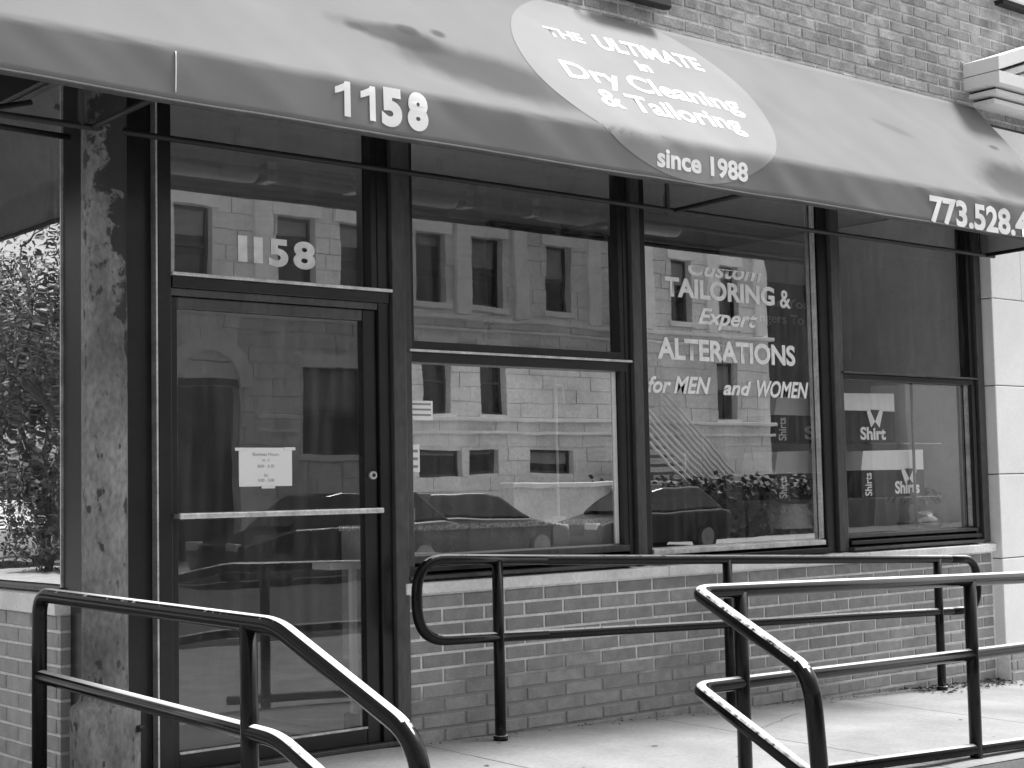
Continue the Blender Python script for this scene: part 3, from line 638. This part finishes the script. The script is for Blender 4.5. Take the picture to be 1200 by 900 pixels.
# ---------------------------------------------------------------- interior
rm = struct(bpy.data.objects.new('shop_interior', None)); C.objects.link(rm)
MB().box((2.92, .3, -.2), (9.5, 5.0, -.06)).build('floor', INTW, rm); MB().box((2.9, 5.0, -.1), (9.5, 5.1, 3.2)).build('back_wall', INTW, rm)
MB().box((2.9, .12, 3.06), (9.5, 5.0, 3.16)).build('ceiling', INTW, rm); MB().box((9.415, .12, -.1), (9.5, 5.0, 3.05)).build('end_wall', INTL, rm)
MB().box((2.92, .21, .3), (3.0, 5.0, .77)).build('side_ledge', INTW, rm)
MB().box((4.45, .26, -.05), (9.41, .30, .70)).build('window_apron', INTW, rm)
MB().box((7.0, 2.4, -.05), (9.41, 2.46, 3.05)).build('partition', INTD, rm)
ct = thing('counter', 'pale narrow counter standing inside behind the door glass', 'counter')
MB().box((4.235, .33, .765), (4.62, .50, .80)).build('counter_top', WHT, ct, bevel=.004)
MB().box((4.37, .35, .06), (4.40, .38, .764)).build('leg', WHT, ct)
MB().box((4.36, .36, -.05), (4.42, .42, .058)).build('foot', DK, ct)
wc = thing('window_counter', 'long grey counter with a pale box front behind the left display window', 'counter')
MB().box((4.48, .13, .945), (5.96, .62, .972)).build('counter_top', mat('speckled_top', .72, .6, var=.4, scale=60), wc)
MB().box((4.48, .15, .30), (5.515, .60, .944)).build('counter_front', mat('counter_grey', .45, .7), wc); MB().box((5.52, .14, .30), (5.95, .60, .944)).build('counter_box', WHT, wc)
ls = thing('stand', 'thin white upright stand on the counter behind the left display window', 'stand')
MB().tube([(5.615, .20, .973), (5.615, .20, 1.74)], .007, 8).build('pole', WHT, ls); MB().lathe([(.0, .02), (.035, .015), (.04, 0)], (5.615, .20, .973)).build('foot', WHT, ls)
MB().tube([(5.615, .20, 1.70), (5.665, .20, 1.70), (5.675, .20, 1.60)], .005, 8).build('hook', WHT, ls)
cards = thing('window_stickers', 'white payment and notice stickers on the left edge of the left display window', 'stickers')
for (x0, z0, x1, z1) in ((4.512, 1.49, 4.665, 1.585), (4.512, 1.235, 4.58, 1.37)):
    k = MB().box((x0, .0565, z0), (x1, .0585, z1)).build('sticker', PAPER, cards)
    for q in range(3): MB().box((x0 + .01, .0555, z0 + .02 + q * (z1 - z0) * .28), (x1 - .012, .0562, z0 + .02 + q * (z1 - z0) * .28 + (z1 - z0) * .10)).build('print', GREYP, k)
tb = thing('tissue_box', 'small white tissue box with a torn top in the left display window', 'box')
MB().box((4.52, .15, .974), (4.62, .25, 1.06)).build('box', WHT, tb, bevel=.004)
fix_normals(MB().add([(4.53, .20, 1.058), (4.61, .20, 1.058), (4.60, .22, 1.10), (4.58, .20, 1.085), (4.565, .19, 1.11), (4.54, .21, 1.09)], [(0, 1, 2, 3), (0, 3, 4, 5)]).build('tissue', WHT, tb))
# parcels of laundered shirts
sh = thing('display_shelf', 'glass shelves and thin metal upright holding shirt boxes in the right display windows', 'shelf')
for z in (1.385, 1.030): MB().box((7.3, .13, z), (9.10, .50, z + .008)).build('shelf_board', glass('shelf_glass_%d' % int(z * 100), .25), sh)
MB().tube([(8.73, .12, .80), (8.73, .12, 1.80)], .010, 10).build('upright', BL2, sh); MB().tube([(7.42, .45, .80), (7.42, .45, 1.80)], .010, 10).build('upright', BL2, sh)
BAGK = mat('black_box_print', .012, .5, var=.1, bump=0)
def shirt_box(x0, x1, z0, z1, zw, label, front=None, side=None, xc=None):
    t_ = thing('shirt_box', label, 'box', group='shirt boxes on the window shelves')
    y0, y1 = .15, .42
    MB().box((x0, y0, z0), (x1, y1, zw)).build('carton', BAGK, t_)
    MB().prism([(x0, zw + .001), (x1, zw + .001), (x1 - .0, z1), (x0 + .03, z1 - .01)], 1, y0 + .002, y1).build('white_top', WHT, t_)
    yl = y0 - .003
    if front:
        text('lettering', front, LET, t_, F(xc - .13, z0 + .022, yl), .11, .004, width=.27)
        c = xc + .03; zz = zw - .005; h = (zw - z0) * .5
        v = [(c - .085, yl, zz), (c - .055, yl, zz + .02), (c, yl, zz - h * .62), (c - .045, yl, zz - h)]
        MB().add(v, [(0, 1, 2, 3)]).build('collar_print', LET, t_); MB().add([(2 * c - a, b, d) for a, b, d in v], [(3, 2, 1, 0)]).build('collar_print', LET, t_)
        MB().add([(c - .05, yl - .001, zz + .012), (c + .05, yl - .001, zz + .012), (c, yl - .001, zz - h * .45)], [(0, 1, 2)]).build('collar_print', BAGK, t_)
    if side: text('lettering', side, LET, t_, lambda u, v: Vector((x0 + .10 - v, yl, z0 + .01 + u)), .10, .002, width=(zw - z0) * .85)
shirt_box(7.36, 7.97, 1.394, 1.68, 1.56, 'black and white shirt box on the upper shelf, left of the window post', 'Shi', 'Shirts', 7.77)
shirt_box(8.02, 8.58, 1.394, 1.72, 1.60, 'black and white shirt box on the upper shelf, right of the window post', 'Shirt', None, 8.33)
shirt_box(7.35, 7.93, 1.040, 1.345, 1.20, 'black and white shirt box on the lower shelf, left of the window post', None, 'Shirts')
shirt_box(8.20, 8.88, 1.040, 1.35, 1.215, 'black and white shirt box on the lower shelf, beside the potted plant', 'Shirts', 'Shirts', 8.68)
tl = thing('table_lamp', 'small lamp with a white tapered shade in the corner of the middle window', 'lamp')
MB().lathe([(.145, 0), (.11, .15)], (7.62, .26, .862), 24).build('lamp_shade', WHT, tl); MB().lathe([(.0, 0), (.09, .0), (.09, .012), (.03, .02), (.018, .04), (.03, .06), (.012, .08), (.012, .13)], (7.62, .26, .775), 20).build('lamp_base', ALU, tl)
MB().box((7.48, .22, .72), (9.3, .6, .774)).build('window_bench', WHT, rm); MB().box((6.15, .12, .70), (7.64, .5, .775)).build('window_bench', WHT, rm)
pp = thing('potted_plant', 'small leafy plant in a round glass pot at the foot of the right window', 'plant')
MB().lathe([(.06, 0), (.14, .03), (.165, .08), (.14, .13), (.10, .155), (.11, .165)], (9.02, .30, .775), 26).build('pot', VASE, pp)
MB().lathe([(.0, .01), (.13, .025), (.155, .08), (.0, .085)], (9.02, .30, .775), 20).build('pebbles', BL2, pp)
lv = MB()
for k in range(26):
    a = random.uniform(0, 2 * math.pi); l = random.uniform(.14, .30); b = Vector((9.02, .30, .92)); d = Vector((math.cos(a), math.sin(a) * .5, 0)); s_ = Vector((-d.y, d.x, 0)).normalized() * random.uniform(.012, .024)
    p = [b, b + d * l * .4 + Vector((0, 0, l * .6)), b + d * l * .8 + Vector((0, 0, l * .55)), b + d * l * 1.1 + Vector((0, 0, l * .25))]
    lv.add([p[0], p[1] + s_, p[1] - s_, p[2] + s_, p[2] - s_, p[3]], [(0, 2, 1), (1, 2, 4, 3), (3, 4, 5)])
lv.build('leaf', mat('plant_leaf', .14, .4, var=.3), pp, kind='stuff')
hs = thing('hanging_sign', 'dark hanging sign with grey lettering inside the middle window', 'sign')
MB().box((7.40, .50, 1.80), (8.13, .515, 2.45)).build('board', INTD, hs); text('lettering', 'in You', GREYP, hs, F(7.80, 2.29, .497), .085, .001, width=.36); text('lettering', 'ngers To', GREYP, hs, F(7.66, 2.185, .497), .085, .001, width=.44)
bb = thing('door_mat', 'dark floor mat lying inside behind the door', 'mat'); MB().box((3.3, .5, -.06), (4.2, 1.3, -.045)).build('mat', INTD, bb)

# ---------------------------------------------------------------- across the street (seen in the glass)
GY = -23.9
gb = thing('greystone_building', 'pale greystone apartment building across the street, mirrored in the shop windows', 'building')
holes = []   # (x0,x1,z0,z1)
for x0, x1 in ((13.9, 14.8), (16.0, 16.9), (18.6, 19.6), (20.3, 21.1), (22.5, 23.4), (24.25, 25.25), (26.7, 27.6), (31.4, 32.2), (33.4, 34.2)): holes.append((x0, x1, 5.7, 7.45))
for x0, x1 in ((22.62, 23.5), (24.45, 25.3), (33.2, 34.0)): holes.append((x0, x1, 2.98, 4.6))
holes += [(19.2, 20.9, 2.0, 4.0), (22.5, 23.85, 1.45, 2.1), (24.05, 25.0, 1.5, 2.1), (26.0, 27.55, 1.5, 2.1), (16.0, 17.55, -.3, 3.5)]
xs_ = sorted({12.0, 35.5} | {h[0] for h in holes} | {h[1] for h in holes}); zz_ = sorted({-.45, 9.6} | {h[2] for h in holes} | {h[3] for h in holes})
wl = MB()
for a, b in zip(xs_, xs_[1:]):
    for c, d in zip(zz_, zz_[1:]):
        mx, mz = (a + b) / 2, (c + d) / 2
        if not any(h[0] < mx < h[1] and h[2] < mz < h[3] for h in holes):
            wl.add([(a, GY, c), (b, GY, c), (b, GY, d), (a, GY, d)], [(3, 2, 1, 0)])
for h in holes:
    a, b, c, d = h; y2 = GY - .35
    wl.add([(a, GY, c), (b, GY, c), (b, GY, d), (a, GY, d), (a, y2, c), (b, y2, c), (b, y2, d), (a, y2, d)], [(0, 1, 5, 4), (1, 2, 6, 5), (2, 3, 7, 6), (3, 0, 4, 7)])
wl.box((12, GY - .6, -.45), (35.5, GY - 9, 9.6)); wl.build('wall', STONE, gb)
mas = MB(); rw = random.Random(5)
for r in range(27):
    z0 = -.4 + r * .37; z1 = z0 + .355; x = 12 + (0 if r % 2 else .45)
    while x < 35.4:
        l = rw.uniform(.7, 1.1); a, b = x + .008, min(x + l - .008, 35.45); x += l
        if b - a < .2: continue
        segs = [(a, b)]
        for h in holes:
            if h[3] > z0 and h[2] < z1:
                ns = []
                for (p, q) in segs:
                    if h[1] <= p or h[0] >= q: ns.append((p, q))
                    else:
                        if h[0] - p > .05: ns.append((p, h[0]))
                        if q - h[1] > .05: ns.append((h[1], q))
                segs = ns
        for p, q in segs: mas.box((p, GY + .001, z0), (q, GY + rw.uniform(.022, .05), z1))
mas.build('stone_course', STONE, gb, kind='stuff')
for h in holes[:-1]:
    a, b, c, d = h; y = GY - .18
    f = MB().box((a, y, c), (a + .06, y - .06, d)).box((b - .06, y, c), (b, y - .06, d)).box((a + .06, y, d - .07), (b - .06, y - .06, d)).box((a + .06, y, c), (b - .06, y - .06, c + .07))
    if d - c > 1: f.box((a + .06, y, (c + d) / 2 - .03), (b - .06, y - .05, (c + d) / 2 + .03))
    f = f.build('window', BL2, gb); MB().box((a, y - .07, c), (b, y - .10, d)).build('pane', PANE, f); hb_ = random.uniform(.15, .6) * (d - c); MB().box((a + .07, y - .062, d - hb_), (b - .07, y - .068, d - .07)).build('blind', WALK, f)
    if d - c > 1:
        MB().box((a - .15, GY + .002, d + .002), (b + .15, GY + .10, d + .28)).build('lintel', STONE2, gb); MB().box((a - .12, GY + .002, c - .14), (b + .12, GY + .12, c - .002)).build('window_sill', STONE2, gb)
# arched porch
arc = MB(); na = 14; ax, ar, az = 16.775, .775, 3.5
pts_o = [(ax + (ar + .32) * math.cos(math.pi * k / na), az + (ar + .32) * math.sin(math.pi * k / na)) for k in range(na + 1)]
pts_i = [(ax + ar * math.cos(math.pi * k / na), az + ar * math.sin(math.pi * k / na)) for k in range(na + 1)]
for k in range(na):
    q = [pts_i[k], pts_o[k], pts_o[k + 1], pts_i[k + 1]]
    arc.prism([(p[0], p[1]) for p in q], 1, GY + .004, GY + .12)
fix_normals(arc.build('arch_ring', STONE2, gb))
fan = MB().prism([(p[0], p[1]) for p in pts_i], 1, GY + .003, GY + .02); fix_normals(fan.build('fanlight', PANE, gb)); MB().box((16.0, GY - .3, -.3), (17.55, GY - .34, 3.5)).build('door', PANE, gb)
for z0, z1, o_ in ((2.80, 2.90, .22), (2.48, 2.56, .14), (5.30, 5.40, .18), (5.05, 5.12, .1), (9.3, 9.6, .5)):
    for a_, b_ in (((12, 35.6),) if z0 > 5 else ((12, 15.6), (17.95, 19.0), (21.1, 35.6))): MB().box((a_, GY + .003, z0), (b_, GY + o_, z1)).build('cornice', STONE2, gb, bevel=.02)
for x in (15.2, 18.2, 21.6, 23.9, 25.8, 28.4, 30.4, 33.0, 35.0):
    MB().box((x - .22, GY + .003, 5.42), (x + .22, GY + .14, 9.28)).build('pilaster', STONE2, gb, bevel=.02)
# stair with railings to the raised door
sg = thing('outdoor_stair', 'steep outdoor stair with thin white railings on the greystone building', 'stair')
for k in range(12):
    x = 28.9 + k * .24; MB().box((x, GY + .5, 2.3 - k * .22), (x + .26, GY + 1.7, 2.38 - k * .22)).build('tread', WALK, sg)
for y, xo, zo in ((GY + .5, 2.0, .45), (GY + 1.7, 0, 0)):
    for k in range(5): MB().tube([(28.3 + xo, y, 3.35 + zo - k * .2), (31.6 + xo, y, .75 + zo - k * .2)], .038, 6).build('railing_bar', WHT, sg)
    for q in range(3): x = 28.4 + q * 1.55; MB().tube([(x + xo, y, 3.3 + zo - (x - 28.3) * .79), (x + xo, y, 2.3 + zo - (x - 28.3) * .79)], .03, 6).build('baluster', WHT, sg)
hb = thing('hedge', 'dark evergreen hedge below the outdoor stair across the street', 'hedge'); hm2 = MB(); hm2.box((27.0, -22.9, -.3), (35.0, -21.9, .9))
for k in range(7000):
    p = Vector((random.uniform(26.8, 35.3), random.uniform(-23.0, -21.6), random.uniform(-.3, 1.25 + .35 * noise.noise(Vector((k * .01, 0, 0)))))); a = Vector((random.uniform(-1, 1), random.uniform(-1, 1), random.uniform(-1, 1))).normalized(); b = a.cross(Vector((.3, .2, 1))).normalized(); s_ = .09
    hm2.add([p - a * s_, p + b * s_, p + a * s_, p - b * s_], [(0, 1, 2, 3)])
hm2.build('foliage', LEAF, hb, kind='stuff')
gw = thing('garden_wall', 'low pale garden wall with coping in front of the greystone building', 'wall')
MB().box((23.8, -22.2, -.3), (29.0, -21.9, 1.12)).build('wall', STONE, gw); MB().box((23.7, -22.3, 1.123), (29.1, -21.8, 1.25)).build('coping', STONE2, gw, bevel=.02)
db = thing('dark_building', 'tall dark brick building at the far right across the street', 'building')
MB().box((36.2, -24.5, -.4), (41.1, -34, 14)).build('wall', STONED, db)
for z in (2, 6, 10): MB().box((38, -24.5, z), (39.6, -24.42, z + 2.2)).build('window', PANE, db)
pg = thing('pale_building', 'pale building with a dark gap at the far right across the street', 'building')
MB().box((41.3, -24.6, -.4), (42.6, -25.6, 4.2)).build('wing', WALK, pg); MB().box((43.2, -24.6, -.4), (60, -25.6, 4.3)).build('wall', STONE2, pg); MB().box((41.2, -25.7, -.4), (75, -34, 15)).build('rear_block', STONED, pg); MB().box((42.6, -25.2, -.4), (43.2, -25.6, 4.2)).build('gap_wall', STONED, pg)
for i in range(5): MB().box((47 + i * 4, -24.6, 2), (48.3 + i * 4, -24.5, 4)).build('window', PANE, pg)
lb = thing('brick_building', 'plain brick building across the street behind the camera', 'building')
MB().box((-16, -25, -.4), (11.2, -34, 10)).build('wall', STONED, lb)
for i in range(8):
    for z in (1.2, 4.6, 7.6): MB().box((-14 + i * 3.1, -25, z), (-12.7 + i * 3.1, -24.93, z + 1.8)).build('window', PANE, lb)

# cars
def car(label, x, y, L_, H_, paint, facing=1, roof=None, z0=-.40, rz=0, van=False):
    t_ = thing('parked_car', label, 'car', group='cars parked across the street'); W_ = 1.78
    t_.location = (x, y, z0); t_.rotation_euler = (0, 0, rz)
    def f(u): return u * facing
    # sills, nose, bonnet, screen base .. tail; u runs front (+) to back (-)
    hl = L_ / 2
    low = [(hl - .08, .24), (hl, .5), (hl - .05, .70), (hl - 1.15, .92), (-hl + .35, .98), (-hl + .02, .9), (-hl, .45), (-hl + .1, .25)]
    if van: low = [(hl - .05, .24), (hl, .55), (hl - .05, .95), (hl - .6, 1.10), (-hl + .05, 1.12), (-hl, .9), (-hl, .45), (-hl + .05, .25)]
    top = [(hl - 1.1, .92), (hl - 1.85, H_ - .06), (hl - 2.2, H_), (-hl + .9, H_), (-hl + .2, .96)]
    if van: top = [(hl - .55, 1.08), (hl - 1.3, H_ - .06), (hl - 1.6, H_), (-hl + .25, H_), (-hl + .06, 1.1)]
    def loft(poly, wa, wb, nm, m, bev):
        zm, zM = min(p[1] for p in poly), max(p[1] for p in poly); vs = []
        for sgn in (-1, 1):
            for (u, z) in poly: vs.append((f(u), sgn * (wa + (wb - wa) * (z - zm) / (zM - zm)) / 2, z))
        n_ = len(poly); o = MB().add(vs, [tuple(range(n_)), tuple(range(2 * n_ - 1, n_ - 1, -1))] + [(i, (i + 1) % n_, (i + 1) % n_ + n_, i + n_) for i in range(n_)]).build(nm, m, t_, bevel=bev, seg=3)
        return fix_normals(o)
    loft(low, W_ - .06, W_ - .02, 'body', paint, .06); loft(top, W_ - .1, W_ - .42, 'cabin', paint, .05)
    gl = [(top[0][0] - .22, top[0][1] + .05), (top[1][0] - .12, H_ - .12), (top[3][0] + .02, H_ - .12), (top[4][0] + .25, 1.02 if not van else 1.16)]
    loft(gl, W_ - .085, W_ - .365, 'side_window', PANE, 0)
    ws = [(top[0][0] + .01 - .05, top[0][1] + .06), (top[1][0] + .015, H_ - .1)]
    yw = W_ / 2 - .22
    MB().add([(f(ws[0][0] + .03), -yw, ws[0][1]), (f(ws[0][0] + .03), yw, ws[0][1]), (f(ws[1][0] + .03), yw - .08, ws[1][1]), (f(ws[1][0] + .03), -yw + .08, ws[1][1])], [(0, 1, 2, 3)]).build('windscreen', PANE, t_)
    for u in (hl - .85, -hl + .85):
        for sgn in (-1, 1):
            w0 = MB().tube([(f(u), sgn * (W_ / 2 - .20), .33), (f(u), sgn * (W_ / 2 - .01), .33)], .33, 24).build('tyre', TYRE, t_)
            rm_ = MB().tube([(f(u), sgn * (W_ / 2 - .02), .33), (f(u), sgn * (W_ / 2 + .004), .33)], .07, 12).build('rim', RIM, w0)
            MB().tube([(f(u), sgn * (W_ / 2 - .02), .33), (f(u), sgn * (W_ / 2 - .004), .33)], .225, 24).build('rim', RIM, w0)
    for sgn in (-1, 1):
        MB().box((f(hl - .12), sgn * (W_ / 2 - .45), .60), (f(hl + .005), sgn * (W_ / 2 - .08), .74)).build('headlight', LENS, t_, bevel=.02)
        MB().box((f(-hl + .1), sgn * (W_ / 2 - .35), .72), (f(-hl - .005), sgn * (W_ / 2 - .1), .86)).build('tail_light', GREYP, t_, bevel=.02)
    MB().box((f(hl - .02), -.4, .46), (f(hl + .012), .4, .62)).build('grille', DK, t_)
    return t_
car('dark estate car across the street, mirrored in the door glass', 15.3, -17.0, 4.7, 1.52, CARB, -1)
car('dark grey saloon across the street, mirrored at the left of the display window', 20.2, -19.3, 4.5, 1.45, CARG, 1)
car('black hatchback across the street, facing left in the display window reflection', 25.3, -19.2, 4.3, 1.48, CARB, -1)
#car('silver saloon parked farther right across the street', 31.3, -19.3, 4.5, 1.45, CARG, 1)
wv = car('white saloon parked on the side street, mirrored in the side window', -8.2, 29.5, 4.6, 1.5, CARW, 1, rz=R(90), van=False)

# trees
def tree(label, x, y, h, spread, nl=5200, z0=-.4, seed=1):
    nl = 17000; rnd = random.Random(seed); t_ = thing('tree', label, 'tree', group='trees lining the side street'); t_.location = (x, y, z0)
    br = MB(); tips = []
    def grow(p, d, l, r, lev):
        q = [p]; dd = d.copy()
        for k in range(4):
            dd = (dd + Vector((rnd.gauss(0, .12), rnd.gauss(0, .12), rnd.gauss(.02, .08)))).normalized(); q.append(q[-1] + dd * l / 4)
        br.tube(q, [r, r * .9, r * .8, r * .68, r * .55], 7 if lev < 2 else 5, caps=False)
        if lev >= 2: tips.extend(q[2:])
        if lev < 4:
            for k in range(3 if lev else 5):
                a = rnd.uniform(0, 2 * math.pi); t = (dd * .75 + Vector((math.cos(a), math.sin(a), rnd.uniform(-.1, .5))) * .75).normalized()
                grow(q[-1] if k < 2 else q[rnd.choice((2, 3))], t, l * rnd.uniform(.6, .8), r * .55, lev + 1)
    grow(Vector((0, 0, 0)), Vector((0, 0, 1)), h * .34, h * .028, 0)
    br.build('trunk', BARK, t_); lf_ = MB()
    for k in range(nl):
        p = rnd.choice(tips) + Vector((rnd.gauss(0, .28), rnd.gauss(0, .28), rnd.gauss(0, .22))) * spread
        a = Vector((rnd.uniform(-1, 1), rnd.uniform(-1, 1), rnd.uniform(-.6, .6))).normalized(); b = a.cross(Vector((rnd.uniform(-1, 1), rnd.uniform(-1, 1), 1))).normalized(); s_ = rnd.uniform(.04, .09)
        lf_.add([p - a * s_, p + b * s_ * .5, p + a * s_, p - b * s_ * .5], [(0, 1, 2, 3)])
    lf_.build('crown', LEAF, t_)
tree('broad tree beside the white car on the side street', -9.5, 25.5, 8.5, 1.3, seed=3)
tree('bushy tree left of the white car on the side street', -10.5, 30.5, 7.5, 1.5, seed=4)
tree('tall tree far up the side street', -8.5, 36.0, 10, 1.4, seed=5)
tree('tree nearest the corner on the side street', -12.5, 21.0, 8.0, 1.3, seed=6)
tree('thin tree farther along the side street', -14, 28.0, 9.0, 1.5, seed=8)
for (x_, y_, sd_, n_) in ((-8.0, 25.0, 1, 'low leafy shrub beside the white car on the side street'), (-9.6, 33.5, 2, 'round shrub behind the white car on the side street')):
    sr = thing('shrub', n_, 'shrub'); rs = random.Random(sd_); q_ = MB()
    for k in range(6): a = rs.uniform(0, 6.28); q_.tube([(x_, y_, -.4), (x_ + math.cos(a) * .3, y_ + math.sin(a) * .3, .6), (x_ + math.cos(a) * .8, y_ + math.sin(a) * .8, 1.9)], [.05, .04, .02], 5)
    q_.build('stem', BARK, sr); q_ = MB()
    for k in range(6000):
        th, ph, r = rs.uniform(0, 6.28), math.acos(rs.uniform(-1, 1)), 1.35 * rs.random() ** .4; p = Vector((x_ + r * math.sin(ph) * math.cos(th), y_ + r * math.sin(ph) * math.sin(th), 1.1 + 1.1 * r * math.cos(ph))); p += Vector([noise.noise(p * 2 + Vector((k_, 0, 0))) * .5 for k_ in (0, 5, 9)])
        a = Vector((rs.uniform(-1, 1), rs.uniform(-1, 1), rs.uniform(-1, 1))).normalized(); b = a.cross(Vector((.3, .2, 1))).normalized(); s_ = rs.uniform(.04, .09); q_.add([p - a * s_, p + b * s_ * .6, p + a * s_, p - b * s_ * .6], [(0, 1, 2, 3)])
    q_.build('foliage', LEAF, sr, kind='stuff')
hg = thing('hedge', 'low dark hedge along the far side of the side street', 'hedge'); hm = MB()
for k in range(5000):
    p = Vector((random.uniform(-15, -14), random.uniform(14, 44), random.uniform(-.3, 1.6))); a = Vector((random.uniform(-1, 1), random.uniform(-1, 1), random.uniform(-1, 1))).normalized(); b = a.cross(Vector((.3, .2, 1))).normalized(); s_ = .12
    hm.add([p - a * s_, p + b * s_, p + a * s_, p - b * s_], [(0, 1, 2, 3)])
hm.build('foliage', LEAF, hg, kind='stuff')
# cracks and dark spots on the paving
crk = MB()
for (x, y, n_) in ((6.9, -.35, 9), (5.0, -1.1, 7)):
    for k in range(n_):
        a = math.pi * (.9 + random.uniform(-.35, .35)); x2, y2 = x + math.cos(a) * .09, y - abs(math.sin(a)) * .05 - .01; w_ = .0025
        crk.add([(x, y - w_, gz(x, y) + .0015), (x2, y2 - w_, gz(x2, y2) + .0015), (x2, y2 + w_, gz(x2, y2) + .0015), (x, y + w_, gz(x, y) + .0015)], [(0, 1, 2, 3)]); x, y = x2, y2
for k in range(24):
    x, y = random.uniform(4.3, 9.5), random.uniform(-1.8, -.05); r = random.choice((.006, .009, .012, .018)); z = gz(x, y) + .0018
    crk.add([(x + r * math.cos(t * .785) * random.uniform(.8, 1.2), y + r * math.sin(t * .785) * random.uniform(.8, 1.2), z) for t in range(8)], [tuple(range(8))])
ck = crk.build('pavement_marks', mat('gum_and_crack', .13, .9, var=.3), ramp, kind='stuff')
# fallen leaves and grit against the wall
deb = MB()
for k in range(560):
    x = random.choice((random.uniform(8.3, 9.9), random.uniform(4.5, 9.4), random.uniform(8.6, 9.6))); y = -abs(random.gauss(0, .05)) - .012; 
    if x > 8.3: y = -abs(random.gauss(0, .12)) - .012
    if x > 9.4: y -= .15
    z = gz(x, y) + .004; s_ = random.uniform(.004, .024 if x > 8.3 else .009); a = random.uniform(0, 6.28); c_, d_ = math.cos(a) * s_, math.sin(a) * s_
    deb.add([(x - c_, y - d_, z), (x + d_ * .6, y - c_ * .6, z + s_ * .5), (x + c_, y + d_, z + s_ * .2), (x - d_ * .6, y + c_ * .6, z + s_ * .7)], [(0, 1, 2, 3)])
dd_ = deb.build('fallen_leaves', mat('dry_leaf', .08, .9, var=.6, scale=30)); dd_['kind'] = 'stuff'; dd_['label'] = 'dry leaves and grit blown against the foot of the brick wall'
